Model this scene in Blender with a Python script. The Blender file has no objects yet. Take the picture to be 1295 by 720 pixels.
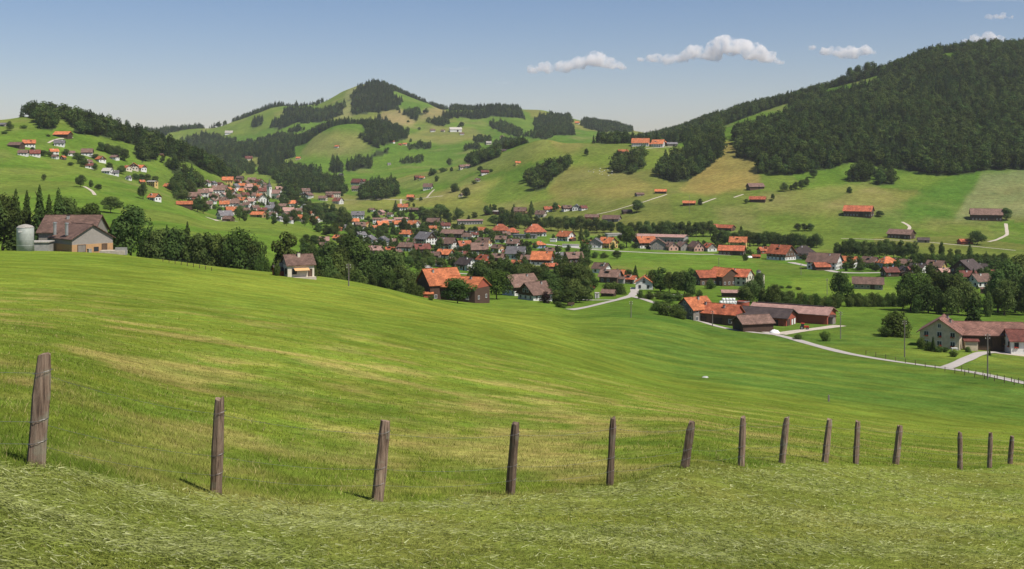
import bpy, math, random
import numpy as np
R = math.radians
rng = np.random.default_rng(7)
random.seed(11)
scene = bpy.context.scene
COL = scene.collection
F = 1400.0; CX = 647.5; HZ = 205.0        # focal length, centre column and eye level, in photo pixels

# ------------------------------------------------------------------ noise
def vnoise(x, y, seed=0):
    xi = np.floor(x).astype(np.int64); yi = np.floor(y).astype(np.int64)
    fx = x - xi; fy = y - yi
    fx = fx*fx*(3-2*fx); fy = fy*fy*(3-2*fy)
    def h(a, b):
        n = (a*374761393 + b*668265263 + seed*1442695041) & 0x7fffffff
        n = ((n ^ (n >> 13))*1274126177) & 0x7fffffff
        return ((n ^ (n >> 16)) & 0xffff)/32767.5 - 1.0
    a = h(xi, yi); b = h(xi+1, yi); c = h(xi, yi+1); d = h(xi+1, yi+1)
    return (a*(1-fx)+b*fx)*(1-fy) + (c*(1-fx)+d*fx)*fy
def fbm(x, y, oct=4, seed=0):
    s = 0; a = .5
    for o in range(oct):
        s = s + a*vnoise(x*2**o+o*13.1, y*2**o+o*7.7, seed+o); a *= .5
    return s

# ------------------------------------------------------------------ terrain: lofted contour lines
# every line: (photo column, depth in m, height in m)  ('y' lines give the picture row the ground reaches there)
def Lz(pts): return [(p[0], p[1], p[2]) for p in pts]
def Ly(pts): return [(p[0], p[1], (HZ-p[2])/F*p[1]) for p in pts]
LINES = [
 Lz([(0,1,-1.6)]),
 Lz([(-200,6,-2.1),(0,6.3,-2.3),(647,8.5,-3.1),(1295,11.6,-4.2),(1500,13,-4.6)]),
 Lz([(-200,9,-2.4),(45,10,-2.75),(273,12,-3.57),(477,13.7,-4.18),(645,15.5,-4.63),(771,16.5,-4.79),(866,18.5,-5.09),(937,20.5,-5.62),
     (990,22.5,-6.1),(1043,24.5,-6.65),(1083,26.5,-7.23),(1133,28.5,-7.8),(1214,31,-8.6),(1251,33,-9.1),(1277,36,-9.8),(1450,42,-11.5)]),
 Lz([(-200,70,-8.2),(0,70,-8.6),(300,70,-10.2),(640,70,-13.2),(900,70,-15.6),(1100,70,-17),(1295,75,-19),(1500,80,-21)]),
 Lz([(-200,180,-16),(0,180,-16.4),(300,180,-20),(480,190,-24.5),(640,200,-29.5),(900,190,-36),(1100,165,-35),(1295,150,-34.5),(1500,140,-34)]),
 Ly([(-200,300,318),(0,300,317),(130,310,320),(200,320,329),(260,330,337),(330,350,345),(390,380,352),(440,390,358),(480,395,364),
     (540,405,377),(620,425,385),(690,440,386),(730,450,389),(800,470,381),(860,430,394),(900,400,408),(985,360,425),(1100,310,445),
     (1200,265,465),(1295,228,485),(1450,200,505)]),
 Lz([(-200,400,-32),(130,400,-34),(165,420,-38),(200,430,-46),(330,460,-54),(390,460,-59),(480,480,-61.5),(540,500,-62),(620,530,-62),
     (730,540,-63.5),(800,540,-63.5),(900,500,-62),(1000,470,-62),(1100,430,-61),(1200,380,-59),(1295,350,-58.5),(1450,330,-58)]),
 Lz([(-200,600,-37),(0,600,-37),(200,620,-43),(300,620,-49),(390,640,-57),(440,640,-62),(540,640,-64),(640,640,-64.5),(730,650,-66),
     (900,650,-69),(1100,620,-69),(1295,600,-69),(1450,600,-69)]),
 Ly([(-200,900,245),(0,900,243),(100,920,243),(150,950,246),(222,1000,259),(273,1000,277),(344,1000,280),(407,930,295),(440,900,303),
     (500,900,315),(640,920,317),(1000,920,318),(1100,900,318),(1295,880,320),(1450,880,320)]),
 Ly([(-200,1200,180),(0,1200,186),(60,1200,198),(100,1200,206),(140,1200,217),(190,1200,233),(230,1200,251),(280,1250,268),(344,1250,273),
     (400,1250,285),(440,1250,288),(640,1250,288),(730,1180,292),(800,1100,298),(900,1080,300),(1000,1060,302),(1100,1050,300),(1295,1050,300),(1450,1050,300)]),
 Ly([(-200,1500,152),(0,1500,152),(30,1500,148),(60,1500,146),(100,1500,155),(150,1500,170),(190,1500,183),(220,1500,193),(250,1500,204),
     (280,1500,218),(310,1530,240),(344,1550,257),(400,1500,263),(440,1500,268),(500,1450,272),(580,1450,268),(640,1420,264),(730,1350,262),
     (800,1300,258),(900,1250,256),(1000,1220,258),(1100,1200,258),(1200,1200,262),(1295,1180,265),(1450,1180,262)]),
 Lz([(-200,1800,40),(0,1800,40),(200,1800,0),(250,1800,-16)]) + Ly([(300,1850,233),(344,1850,237),(400,1850,243),(440,1800,246),(500,1750,246),
     (540,1700,240),(580,1650,236),(640,1600,231),(692,1550,228),(730,1500,230),(800,1480,228),(870,1450,232),(920,1420,228),(1000,1400,222),
     (1100,1400,224),(1200,1380,224),(1295,1350,226),(1450,1350,224)]),
 Lz([(-200,2200,20),(0,2200,20),(200,2200,-5)]) + Ly([(300,2200,226),(344,2200,226),(400,2200,229),(440,2150,233),(480,2000,236),(539,1950,222),
     (597,1900,206),(645,1850,190),(692,1800,175),(715,1800,180),(750,1800,179),(800,1780,181),(850,1780,180),(880,1750,179),(915,1700,176),
     (1000,1700,168),(1100,1750,152),(1200,1800,140),(1295,1800,138),(1450,1800,138)]),
 Lz([(-200,3000,0),(0,3000,0),(200,2900,-10)]) + Ly([(300,2700,213),(344,2700,208),(400,2650,205),(440,2600,208),(480,2500,214),(539,2350,214),
     (600,2300,208)]) + Lz([(645,2250,5),(692,2300,22),(800,2150,24),(880,2050,42),(915,2050,62)]) + Ly([(1000,2100,142),(1100,2080,118),(1200,2100,92),
     (1295,2100,88),(1450,2100,88)]),
 Lz([(-200,3400,10),(0,3400,10),(180,3300,20)]) + Ly([(240,3200,192),(300,3000,195),(344,3000,190),(375,3000,186),(400,2950,168),(430,2950,156),
     (470,2950,158),(500,3000,170),(540,3000,181),(600,3000,178),(650,3000,180),(700,3000,175),(760,3100,178),(800,3000,180),(850,2750,172),
     (900,2650,155),(950,2570,142),(1000,2500,129),(1050,2450,113),(1100,2400,98),(1130,2380,89),(1160,2360,77),(1200,2350,67),(1240,2350,63),(1295,2350,62),(1450,2350,58)]),
 Lz([(-200,3900,20),(200,3800,35)]) + Ly([(300,3600,184),(344,3500,176)]) + Lz([(400,3300,85),(430,3350,94),(470,3350,94)]) +
     Ly([(500,3450,158),(540,3500,157),(600,3500,160),(650,3500,162),(700,3600,160)]) + Lz([(800,3600,85),(900,3100,70),(1100,3000,130),(1295,3000,180),(1450,3000,180)]),
 Ly([(-200,4200,166),(190,4200,166),(230,4200,164),(265,4200,163),(290,4200,155),(320,4300,145),(350,4400,136),(400,4500,134),(425,4500,121),
     (440,4500,112),(462,4500,105),(480,4500,106),(510,4450,118),(545,4350,132),(560,4250,140),(575,4200,138),(600,4150,138),(650,4100,138),(680,4100,139),
     (720,4200,150),(750,4200,157),(770,4300,159),(800,4300,165),(900,4300,185)]) + Lz([(1000,4200,60),(1450,4200,60)]),
 Lz([(-200,5400,60),(1450,5400,60)]),
 Lz([(-200,8600,-60),(1450,8600,-60)]),
]
def pchip_slopes(x, y):
    h = np.diff(x, axis=0); d = np.diff(y, axis=0)/h
    m = np.zeros_like(y)
    same = (d[1:]*d[:-1]) > 0
    w1 = 2*h[1:]+h[:-1]; w2 = h[1:]+2*h[:-1]
    with np.errstate(all='ignore'):
        hm = (w1+w2)/(w1/d[:-1] + w2/d[1:])
    m[1:-1] = np.where(same, hm, 0)
    m[0] = d[0]; m[-1] = d[-1]
    return m
def pchip1(xs, ys, q):
    xs = np.array(xs, float); ys = np.array(ys, float)
    if len(xs) == 1: return np.full(q.shape, ys[0])
    m = pchip_slopes(xs[:, None], ys[:, None])[:, 0]; m[0] = 0; m[-1] = 0
    qq = np.clip(q, xs[0], xs[-1])
    i = np.clip(np.searchsorted(xs, qq, side='right')-1, 0, len(xs)-2)
    h = xs[i+1]-xs[i]; t = (qq-xs[i])/h
    return (ys[i]*(2*t**3-3*t**2+1) + h*m[i]*(t**3-2*t**2+t) + ys[i+1]*(-2*t**3+3*t**2) + h*m[i+1]*(t**3-t**2))
PXC = np.concatenate([np.linspace(-900, -130, 60, endpoint=False), np.arange(-130, 1430, 2.0), np.linspace(1430, 2200, 60)])
LY0, LY1 = math.log(1.0), math.log(8600.0)
NR = 1000
YR = np.exp(np.linspace(LY0, LY1, NR))
YK = np.stack([pchip1([p[0] for p in L], [p[1] for p in L], PXC) for L in LINES])
ZK = np.stack([pchip1([p[0] for p in L], [p[2] for p in L], PXC) for L in LINES])
MK = pchip_slopes(YK, ZK)
MK[0] = MK[0]*.5; MK[-1] = 0
Z = np.zeros((NR, len(PXC)))
for c in range(len(PXC)):
    y = YK[:, c]; z = ZK[:, c]; m = MK[:, c]
    i = np.clip(np.searchsorted(y, YR, side='right')-1, 0, len(y)-2)
    h = y[i+1]-y[i]; t = (YR-y[i])/h; t = np.clip(t, 0, 1)
    Z[:, c] = z[i]*(2*t**3-3*t**2+1) + h*m[i]*(t**3-2*t**2+t) + z[i+1]*(-2*t**3+3*t**2) + h*m[i+1]*(t**3-t**2)
# soften the lofted folds a little, then roughen
def blur(a, n, ax):
    k = np.array([1, 2, 1], float)/4
    for _ in range(n):
        p = np.concatenate([np.take(a, [0], ax), a, np.take(a, [-1], ax)], ax)
        a = k[0]*np.take(p, range(0, a.shape[ax]), ax) + k[1]*a + k[2]*np.take(p, range(2, a.shape[ax]+2), ax)
    return a
Z = blur(Z, 8, 0); Z = blur(Z, 18, 1)
XX = (PXC[None, :]-CX)/F*YR[:, None]; YY = np.repeat(YR[:, None], len(PXC), 1)
far = np.clip((YY-1000)/800, 0, 1)
Z += far*fbm(XX/260, YY/330, 3, 5)*9*np.clip(YY/3000, .4, 1.5)
Z += np.clip((YY-500)/500, 0, 1)*fbm(XX/75, YY/95, 3, 9)*2.0*np.clip(YY/1500, .3, 3)
Z += np.clip((YY-30)/200, 0, 1)*fbm(XX/30, YY/40, 2, 3)*.5
Z += fbm(XX/1.1, YY/.8, 3, 23)*.035*np.clip((30-YY)/15, 0, 1)
Z += fbm(XX/3.2, YY/3.2, 3, 21)*.07*np.clip((60-YY)/50, 0, 1)
PYT = HZ - F*Z/YY                       # the picture row every terrain vertex projects to
HORI = np.minimum.accumulate(PYT, 0)
VIS = PYT <= HORI + .8

def col_index(px):
    i = np.clip(np.searchsorted(PXC, px, side='right')-1, 0, len(PXC)-2)
    return i, (px-PXC[i])/(PXC[i+1]-PXC[i])
def ground_uv(px, Y):
    px = np.asarray(px, float); Y = np.asarray(Y, float)
    i, a = col_index(np.clip(px, PXC[0], PXC[-1]))
    r = np.clip((np.log(np.maximum(Y, 1.01))-LY0)/(LY1-LY0)*(NR-1), 0, NR-1.001); j = r.astype(int); b = r-j
    return (Z[j, i]*(1-a)+Z[j, i+1]*a)*(1-b) + (Z[j+1, i]*(1-a)+Z[j+1, i+1]*a)*b
def ground(x, y): return ground_uv(CX+F*np.asarray(x)/np.maximum(np.asarray(y), 1), y)
def hit(px, py, ymin=1.5):
    """where the sight line through photo pixel (px, py) meets the terrain: x, y, z"""
    i, a = col_index(px)
    prof = PYT[:, i]*(1-a)+PYT[:, i+1]*a
    ok = np.nonzero((prof <= py) & (YR > ymin))[0]
    if len(ok) == 0: r = NR-2; Y = YR[r]
    else:
        r = ok[0]
        if r > 0 and prof[r-1] > py:
            t = (prof[r-1]-py)/max(prof[r-1]-prof[r], 1e-6); Y = YR[r-1]*(1-t)+YR[r]*t
        else: Y = YR[r]
    return (px-CX)/F*Y, Y, float(ground_uv(px, Y))
def at(px, Y): return (px-CX)/F*Y, Y, float(ground_uv(px, Y))
def inpoly(px, py, poly):
    px = np.asarray(px, float); py = np.asarray(py, float)
    ins = np.zeros(px.shape, bool); n = len(poly)
    for k in range(n):
        x1, y1 = poly[k]; x2, y2 = poly[(k+1) % n]
        if y1 == y2: continue
        c = ((y1 > py) != (y2 > py)) & (px < (x2-x1)*(py-y1)/(y2-y1)+x1)
        ins ^= c
    return ins

# ------------------------------------------------------------------ materials
MATS = {}
def newmat(name):
    m = bpy.data.materials.new(name); m.use_nodes = True; m.node_tree.nodes.clear(); MATS[name] = m
    return m, m.node_tree.nodes, m.node_tree.links
def nd(n, t, **k):
    x = n.new(t)
    for a, v in k.items():
        if a == 'inp':
            for kk, vv in v.items(): x.inputs[kk].default_value = vv
        else: setattr(x, a, v)
    return x
def simple(name, c, rough=.8, var=.25, scale=1.5, c2=None, stretch=(1,1,1), bump=0, metal=0, obrand=.0, scale2=None):
    m, n, l = newmat(name)
    out = nd(n, 'ShaderNodeOutputMaterial'); bs = nd(n, 'ShaderNodeBsdfPrincipled'); l.new(bs.outputs[0], out.inputs[0])
    bs.inputs['Roughness'].default_value = rough; bs.inputs['Metallic'].default_value = metal
    bs.inputs['Specular IOR Level'].default_value = .3
    tc = nd(n, 'ShaderNodeTexCoord'); mp = nd(n, 'ShaderNodeMapping'); mp.inputs['Scale'].default_value = stretch
    l.new(tc.outputs['Object'], mp.inputs[0])
    no = nd(n, 'ShaderNodeTexNoise', inp={'Scale': scale, 'Detail': 6, 'Roughness': .7}); l.new(mp.outputs[0], no.inputs['Vector'])
    mx = nd(n, 'ShaderNodeMixRGB'); a = tuple(v*(1-var) for v in c); b = c2 or tuple(min(1, v*(1+var)) for v in c)
    mx.inputs[1].default_value = (*a, 1); mx.inputs[2].default_value = (*b, 1)
    rp = nd(n, 'ShaderNodeMapRange', inp={1: .32, 2: .68}); l.new(no.outputs[0], rp.inputs[0]); l.new(rp.outputs[0], mx.inputs[0])
    last = mx.outputs[0]
    if obrand:
        oi = nd(n, 'ShaderNodeObjectInfo'); hs = nd(n, 'ShaderNodeHueSaturation')
        r = nd(n, 'ShaderNodeMapRange', inp={3: 1-obrand, 4: 1+obrand}); l.new(oi.outputs['Random'], r.inputs[0]); l.new(r.outputs[0], hs.inputs['Value'])
        r2 = nd(n, 'ShaderNodeMapRange', inp={3: .5-obrand*.03, 4: .5+obrand*.05}); l.new(oi.outputs['Random'], r2.inputs[0]); l.new(r2.outputs[0], hs.inputs['Hue'])
        l.new(last, hs.inputs['Color']); last = hs.outputs[0]
    l.new(last, bs.inputs['Base Color'])
    if bump:
        bp = nd(n, 'ShaderNodeBump', inp={'Strength': .6, 'Distance': bump}); l.new(no.outputs[0], bp.inputs['Height']); l.new(bp.outputs[0], bs.inputs['Normal'])
    return m
def roofmat(name, c, var=.3):
    m, n, l = newmat(name)
    out = nd(n, 'ShaderNodeOutputMaterial'); bs = nd(n, 'ShaderNodeBsdfPrincipled'); l.new(bs.outputs[0], out.inputs[0])
    bs.inputs['Roughness'].default_value = .75; bs.inputs['Specular IOR Level'].default_value = .25
    tc = nd(n, 'ShaderNodeTexCoord')
    br = nd(n, 'ShaderNodeTexBrick', offset=.5, inp={'Scale': 1, 'Mortar Size': .03, 'Brick Width': .9, 'Row Height': .45, 'Color1': (*[v*(1-var*.5) for v in c], 1),
        'Color2': (*[min(1, v*(1+var*.5)) for v in c], 1), 'Mortar': (*[v*.45 for v in c], 1)})
    l.new(tc.outputs['Object'], br.inputs['Vector'])
    no = nd(n, 'ShaderNodeTexNoise', inp={'Scale': .35, 'Detail': 7, 'Roughness': .72}); l.new(tc.outputs['Object'], no.inputs['Vector'])
    mr = nd(n, 'ShaderNodeMapRange', inp={1: .35, 2: .65, 3: 1-var, 4: 1+var*.6}); l.new(no.outputs[0], mr.inputs[0])
    hs = nd(n, 'ShaderNodeHueSaturation'); l.new(br.outputs[0], hs.inputs['Color']); l.new(mr.outputs[0], hs.inputs['Value'])
    oi = nd(n, 'ShaderNodeObjectInfo'); h2 = nd(n, 'ShaderNodeHueSaturation'); l.new(hs.outputs[0], h2.inputs['Color'])
    r = nd(n, 'ShaderNodeMapRange', inp={3: .75, 4: 1.2}); l.new(oi.outputs['Random'], r.inputs[0]); l.new(r.outputs[0], h2.inputs['Value'])
    l.new(h2.outputs[0], bs.inputs['Base Color'])
    bp = nd(n, 'ShaderNodeBump', inp={'Strength': .5, 'Distance': .06}); l.new(br.outputs['Fac'], bp.inputs['Height']); bp.invert = True; l.new(bp.outputs[0], bs.inputs['Normal'])
    return m
def leafmat(name, c1, c2, rnd=.25):
    m, n, l = newmat(name)
    out = nd(n, 'ShaderNodeOutputMaterial'); df = nd(n, 'ShaderNodeBsdfDiffuse'); tr = nd(n, 'ShaderNodeBsdfTranslucent'); mix = nd(n, 'ShaderNodeMixShader', inp={0: .35})
    tc = nd(n, 'ShaderNodeTexCoord'); no = nd(n, 'ShaderNodeTexNoise', inp={'Scale': 6.0, 'Detail': 3}); l.new(tc.outputs['Object'], no.inputs['Vector'])
    rp = nd(n, 'ShaderNodeMapRange', inp={1: .35, 2: .65}); l.new(no.outputs[0], rp.inputs[0])
    mx = nd(n, 'ShaderNodeMixRGB'); mx.inputs[1].default_value = (*c1, 1); mx.inputs[2].default_value = (*c2, 1); l.new(rp.outputs[0], mx.inputs[0])
    oi = nd(n, 'ShaderNodeObjectInfo'); hs = nd(n, 'ShaderNodeHueSaturation'); l.new(mx.outputs[0], hs.inputs['Color'])
    r = nd(n, 'ShaderNodeMapRange', inp={3: 1-rnd, 4: 1+rnd}); l.new(oi.outputs['Random'], r.inputs[0]); l.new(r.outputs[0], hs.inputs['Value'])
    mu = nd(n, 'ShaderNodeMath', operation='MULTIPLY', inp={1: 7.31}); fr = nd(n, 'ShaderNodeMath', operation='FRACT'); l.new(oi.outputs['Random'], mu.inputs[0]); l.new(mu.outputs[0], fr.inputs[0])
    r2 = nd(n, 'ShaderNodeMapRange', inp={3: .475, 4: .515}); l.new(fr.outputs[0], r2.inputs[0]); l.new(r2.outputs[0], hs.inputs['Hue'])
    l.new(hs.outputs[0], df.inputs[0]); l.new(hs.outputs[0], tr.inputs[0])
    l.new(df.outputs[0], mix.inputs[1]); l.new(tr.outputs[0], mix.inputs[2]); l.new(mix.outputs[0], out.inputs[0])
    return m
roofmat('orange', (.50,.16,.065), .45); roofmat('redorange', (.40,.115,.055), .5); roofmat('warmbrown', (.19,.095,.07), .45); roofmat('brown', (.18,.108,.082), .4); roofmat('dark', (.075,.055,.05), .35)
roofmat('grey', (.15,.14,.145)); roofmat('pinkgrey', (.38,.225,.185)); roofmat('palegrey', (.42,.39,.34), .15); roofmat('maroon', (.17,.055,.04), .4)
simple('white', (.68,.67,.63), .8, .1, 1.2); simple('cream', (.60,.54,.43), .8, .12, 1.2); simple('beige', (.5,.41,.30), .8, .2, 1.0); simple('yellow', (.55,.38,.14), .8, .12, 1.2)
simple('bluewall', (.25,.36,.5), .8, .1, 1.2); simple('pinkwall', (.5,.3,.24), .8, .12, 1.2)
simple('wood', (.085,.05,.033), .85, .4, 2.2, stretch=(6,6,.35), obrand=.25); simple('greywood', (.2,.175,.15), .9, .45, 2.2, stretch=(7,7,.35), obrand=.2)
simple('redwood', (.33,.085,.05), .85, .25, 2.2, stretch=(6,6,.4)); simple('greyconcrete', (.3,.29,.27), .85, .25, .8); simple('shingle', (.26,.235,.21), .9, .4, 2.5, stretch=(2,2,5), obrand=.15)
simple('glass', (.03,.04,.05), .12, .2, .6); simple('trim', (.6,.58,.54), .6, .05); simple('darkframe', (.05,.035,.025), .8, .1)
simple('bark', (.07,.05,.035), .95, .4, 12, stretch=(4,4,1)); simple('metal', (.36,.37,.36), .45, .12, 1.0, metal=.5); simple('silogreen', (.42,.44,.40), .5, .15, .9)
simple('asphalt', (.4,.36,.32), .9, .14, .5); simple('gravel', (.45,.39,.31), .95, .25, .8); simple('tarp', (.78,.78,.76), .6, .1, .5); simple('redpaint', (.45,.05,.02), .5, .1)
simple('rubber', (.02,.02,.02), .8, .1); simple('rock', (.42,.42,.38), .9, .2, 1); simple('woodyellow', (.42,.25,.12), .8, .3, 2.0, stretch=(8,8,.5)); simple('awning', (.62,.36,.16), .8, .1)
simple('flower', (.5,.05,.04), .8, .4, 9); simple('blue', (.04,.09,.3), .5, .1); simple('wire', (.2,.2,.2), .5, .1, metal=.6)
leafmat('leaf', (.060,.100,.024), (.100,.145,.036), .25); leafmat('leafdark', (.054,.090,.026), (.094,.134,.036), .35); leafmat('leafwood', (.030,.056,.019), (.058,.090,.026), .42)
leafmat('leafwoodb', (.042,.076,.020), (.086,.122,.030), .45); leafmat('leafpurple', (.02,.012,.012), (.035,.02,.018)); leafmat('leafbright', (.06,.105,.018), (.12,.17,.035))

# ------------------------------------------------------------------ object helpers
def link(o, parent=None):
    COL.objects.link(o)
    if parent is not None: o.parent = parent
    return o
def tag(o, label=None, cat=None, group=None, kind=None):
    if label: o['label'] = label
    if cat: o['category'] = cat
    if group: o['group'] = group
    if kind: o['kind'] = kind
    return o
def empty(name, loc, rz=0):
    o = bpy.data.objects.new(name, None); link(o); o.location = loc; o.rotation_euler = (0,0,rz); o.empty_display_size = .5
    return o
class MB:
    def __init__(s): s.v = []; s.f = []; s.m = []
    def quad(s, *p, mi=0):
        b = len(s.v); s.v += list(p); s.f.append(tuple(range(b, b+len(p)))); s.m.append(mi)
    def box(s, x0, x1, y0, y1, z0, z1, mi=0, rz=0, piv=(0,0)):
        P = [(x0,y0,z0),(x1,y0,z0),(x1,y1,z0),(x0,y1,z0),(x0,y0,z1),(x1,y0,z1),(x1,y1,z1),(x0,y1,z1)]
        if rz:
            c, q = math.cos(rz), math.sin(rz); P = [(piv[0]+(x-piv[0])*c-(y-piv[1])*q, piv[1]+(x-piv[0])*q+(y-piv[1])*c, z) for x,y,z in P]
        b = len(s.v); s.v += P
        for f in ((0,3,2,1),(4,5,6,7),(0,1,5,4),(1,2,6,5),(2,3,7,6),(3,0,4,7)): s.f.append(tuple(b+i for i in f)); s.m.append(mi)
        return s
    def tube(s, pts, rad, n=8, mi=0, cap=True):
        b0 = len(s.v)
        for k, p in enumerate(pts):
            p = np.array(p, float); q = np.array(pts[min(k+1, len(pts)-1)], float)-np.array(pts[max(k-1, 0)], float); q /= np.linalg.norm(q)+1e-9
            a = np.cross(q, (0,0,1) if abs(q[2]) < .9 else (0,1,0)); a /= np.linalg.norm(a); c = np.cross(q, a)
            r = rad[k] if hasattr(rad, '__len__') else rad
            for i in range(n):
                t = 2*math.pi*i/n; s.v.append(tuple(p+r*(math.cos(t)*a+math.sin(t)*c)))
        for k in range(len(pts)-1):
            for i in range(n):
                j = (i+1) % n; s.f.append((b0+k*n+i, b0+(k+1)*n+i, b0+(k+1)*n+j, b0+k*n+j)); s.m.append(mi)
        if cap:
            s.f.append(tuple(b0+i for i in range(n))); s.m.append(mi)
            s.f.append(tuple(b0+(len(pts)-1)*n+i for i in reversed(range(n)))); s.m.append(mi)
        return s
    def lathe(s, prof, n=16, cx=0, cy=0, mi=0):
        b0 = len(s.v)
        for r, z in prof:
            for i in range(n):
                t = 2*math.pi*i/n; s.v.append((cx+r*math.cos(t), cy+r*math.sin(t), z))
        for k in range(len(prof)-1):
            for i in range(n):
                j = (i+1) % n; s.f.append((b0+k*n+i, b0+k*n+j, b0+(k+1)*n+j, b0+(k+1)*n+i)); s.m.append(mi)
        return s
    def mesh(s, name, mats):
        me = bpy.data.meshes.new(name); me.from_pydata(s.v, [], s.f)
        for m in (mats if isinstance(mats, (list, tuple)) else [mats]): me.materials.append(MATS[m] if isinstance(m, str) else m)
        me.polygons.foreach_set('material_index', s.m); me.update()
        return me
    def build(s, name, mats, parent=None, loc=None, rz=0, smooth=False):
        me = s.mesh(name, mats); o = bpy.data.objects.new(name, me); link(o, parent)
        if smooth: me.polygons.foreach_set('use_smooth', [True]*len(me.polygons))
        if loc is not None: o.location = loc
        o.rotation_euler = (0,0,rz)
        return o
def rawmesh(name, verts, faces_n, mat, colors=None, smooth=False):
    """numpy verts (N,3) where every faces_n consecutive verts make one face"""
    me = bpy.data.meshes.new(name); n = len(verts); nf = n//faces_n
    me.vertices.add(n); me.vertices.foreach_set('co', verts.astype(np.float32).ravel())
    me.loops.add(n); me.loops.foreach_set('vertex_index', np.arange(n, dtype=np.int32))
    me.polygons.add(nf); me.polygons.foreach_set('loop_start', np.arange(0, n, faces_n, dtype=np.int32))
    me.update(calc_edges=True); me.materials.append(MATS[mat])
    if colors is not None:
        a = me.color_attributes.new('Col', 'FLOAT_COLOR', 'POINT'); a.data.foreach_set('color', colors.astype(np.float32).ravel())
    return me
ORD = ['first','second','third','fourth','fifth','sixth','seventh','eighth','ninth','tenth','eleventh','twelfth','thirteenth','fourteenth','fifteenth','sixteenth',
 'seventeenth','eighteenth','nineteenth','twentieth'] + ['twenty-'+w for w in ['first','second','third','fourth','fifth','sixth','seventh','eighth','ninth']] + ['thirtieth'] + \
 ['thirty-'+w for w in ['first','second','third','fourth','fifth','sixth','seventh','eighth','ninth']] + ['fortieth'] + ['forty-'+w for w in ['first','second','third','fourth','fifth','sixth','seventh','eighth','ninth']]
REG = {}
def register(o, desc, plural, zone, px): REG.setdefault((desc, plural, zone), []).append((px, o))
def finish_labels():
    for (d, pl, zone), L in REG.items():
        L.sort(key=lambda a: a[0]); n = len(L)
        for k, (px, o) in enumerate(L):
            if n == 1: o['label'] = f'{d} {zone}'
            elif k == 0: o['label'] = f'leftmost of the {pl} {zone}'
            elif k == n-1: o['label'] = f'rightmost of the {pl} {zone}'
            elif n == 3: o['label'] = f'middle one of the {pl} {zone}'
            else: o['label'] = f'{ORD[k]} from left of the {pl} {zone}'
            if len(o['label'].split()) > 16: print('LONG', o['label'])
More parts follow.
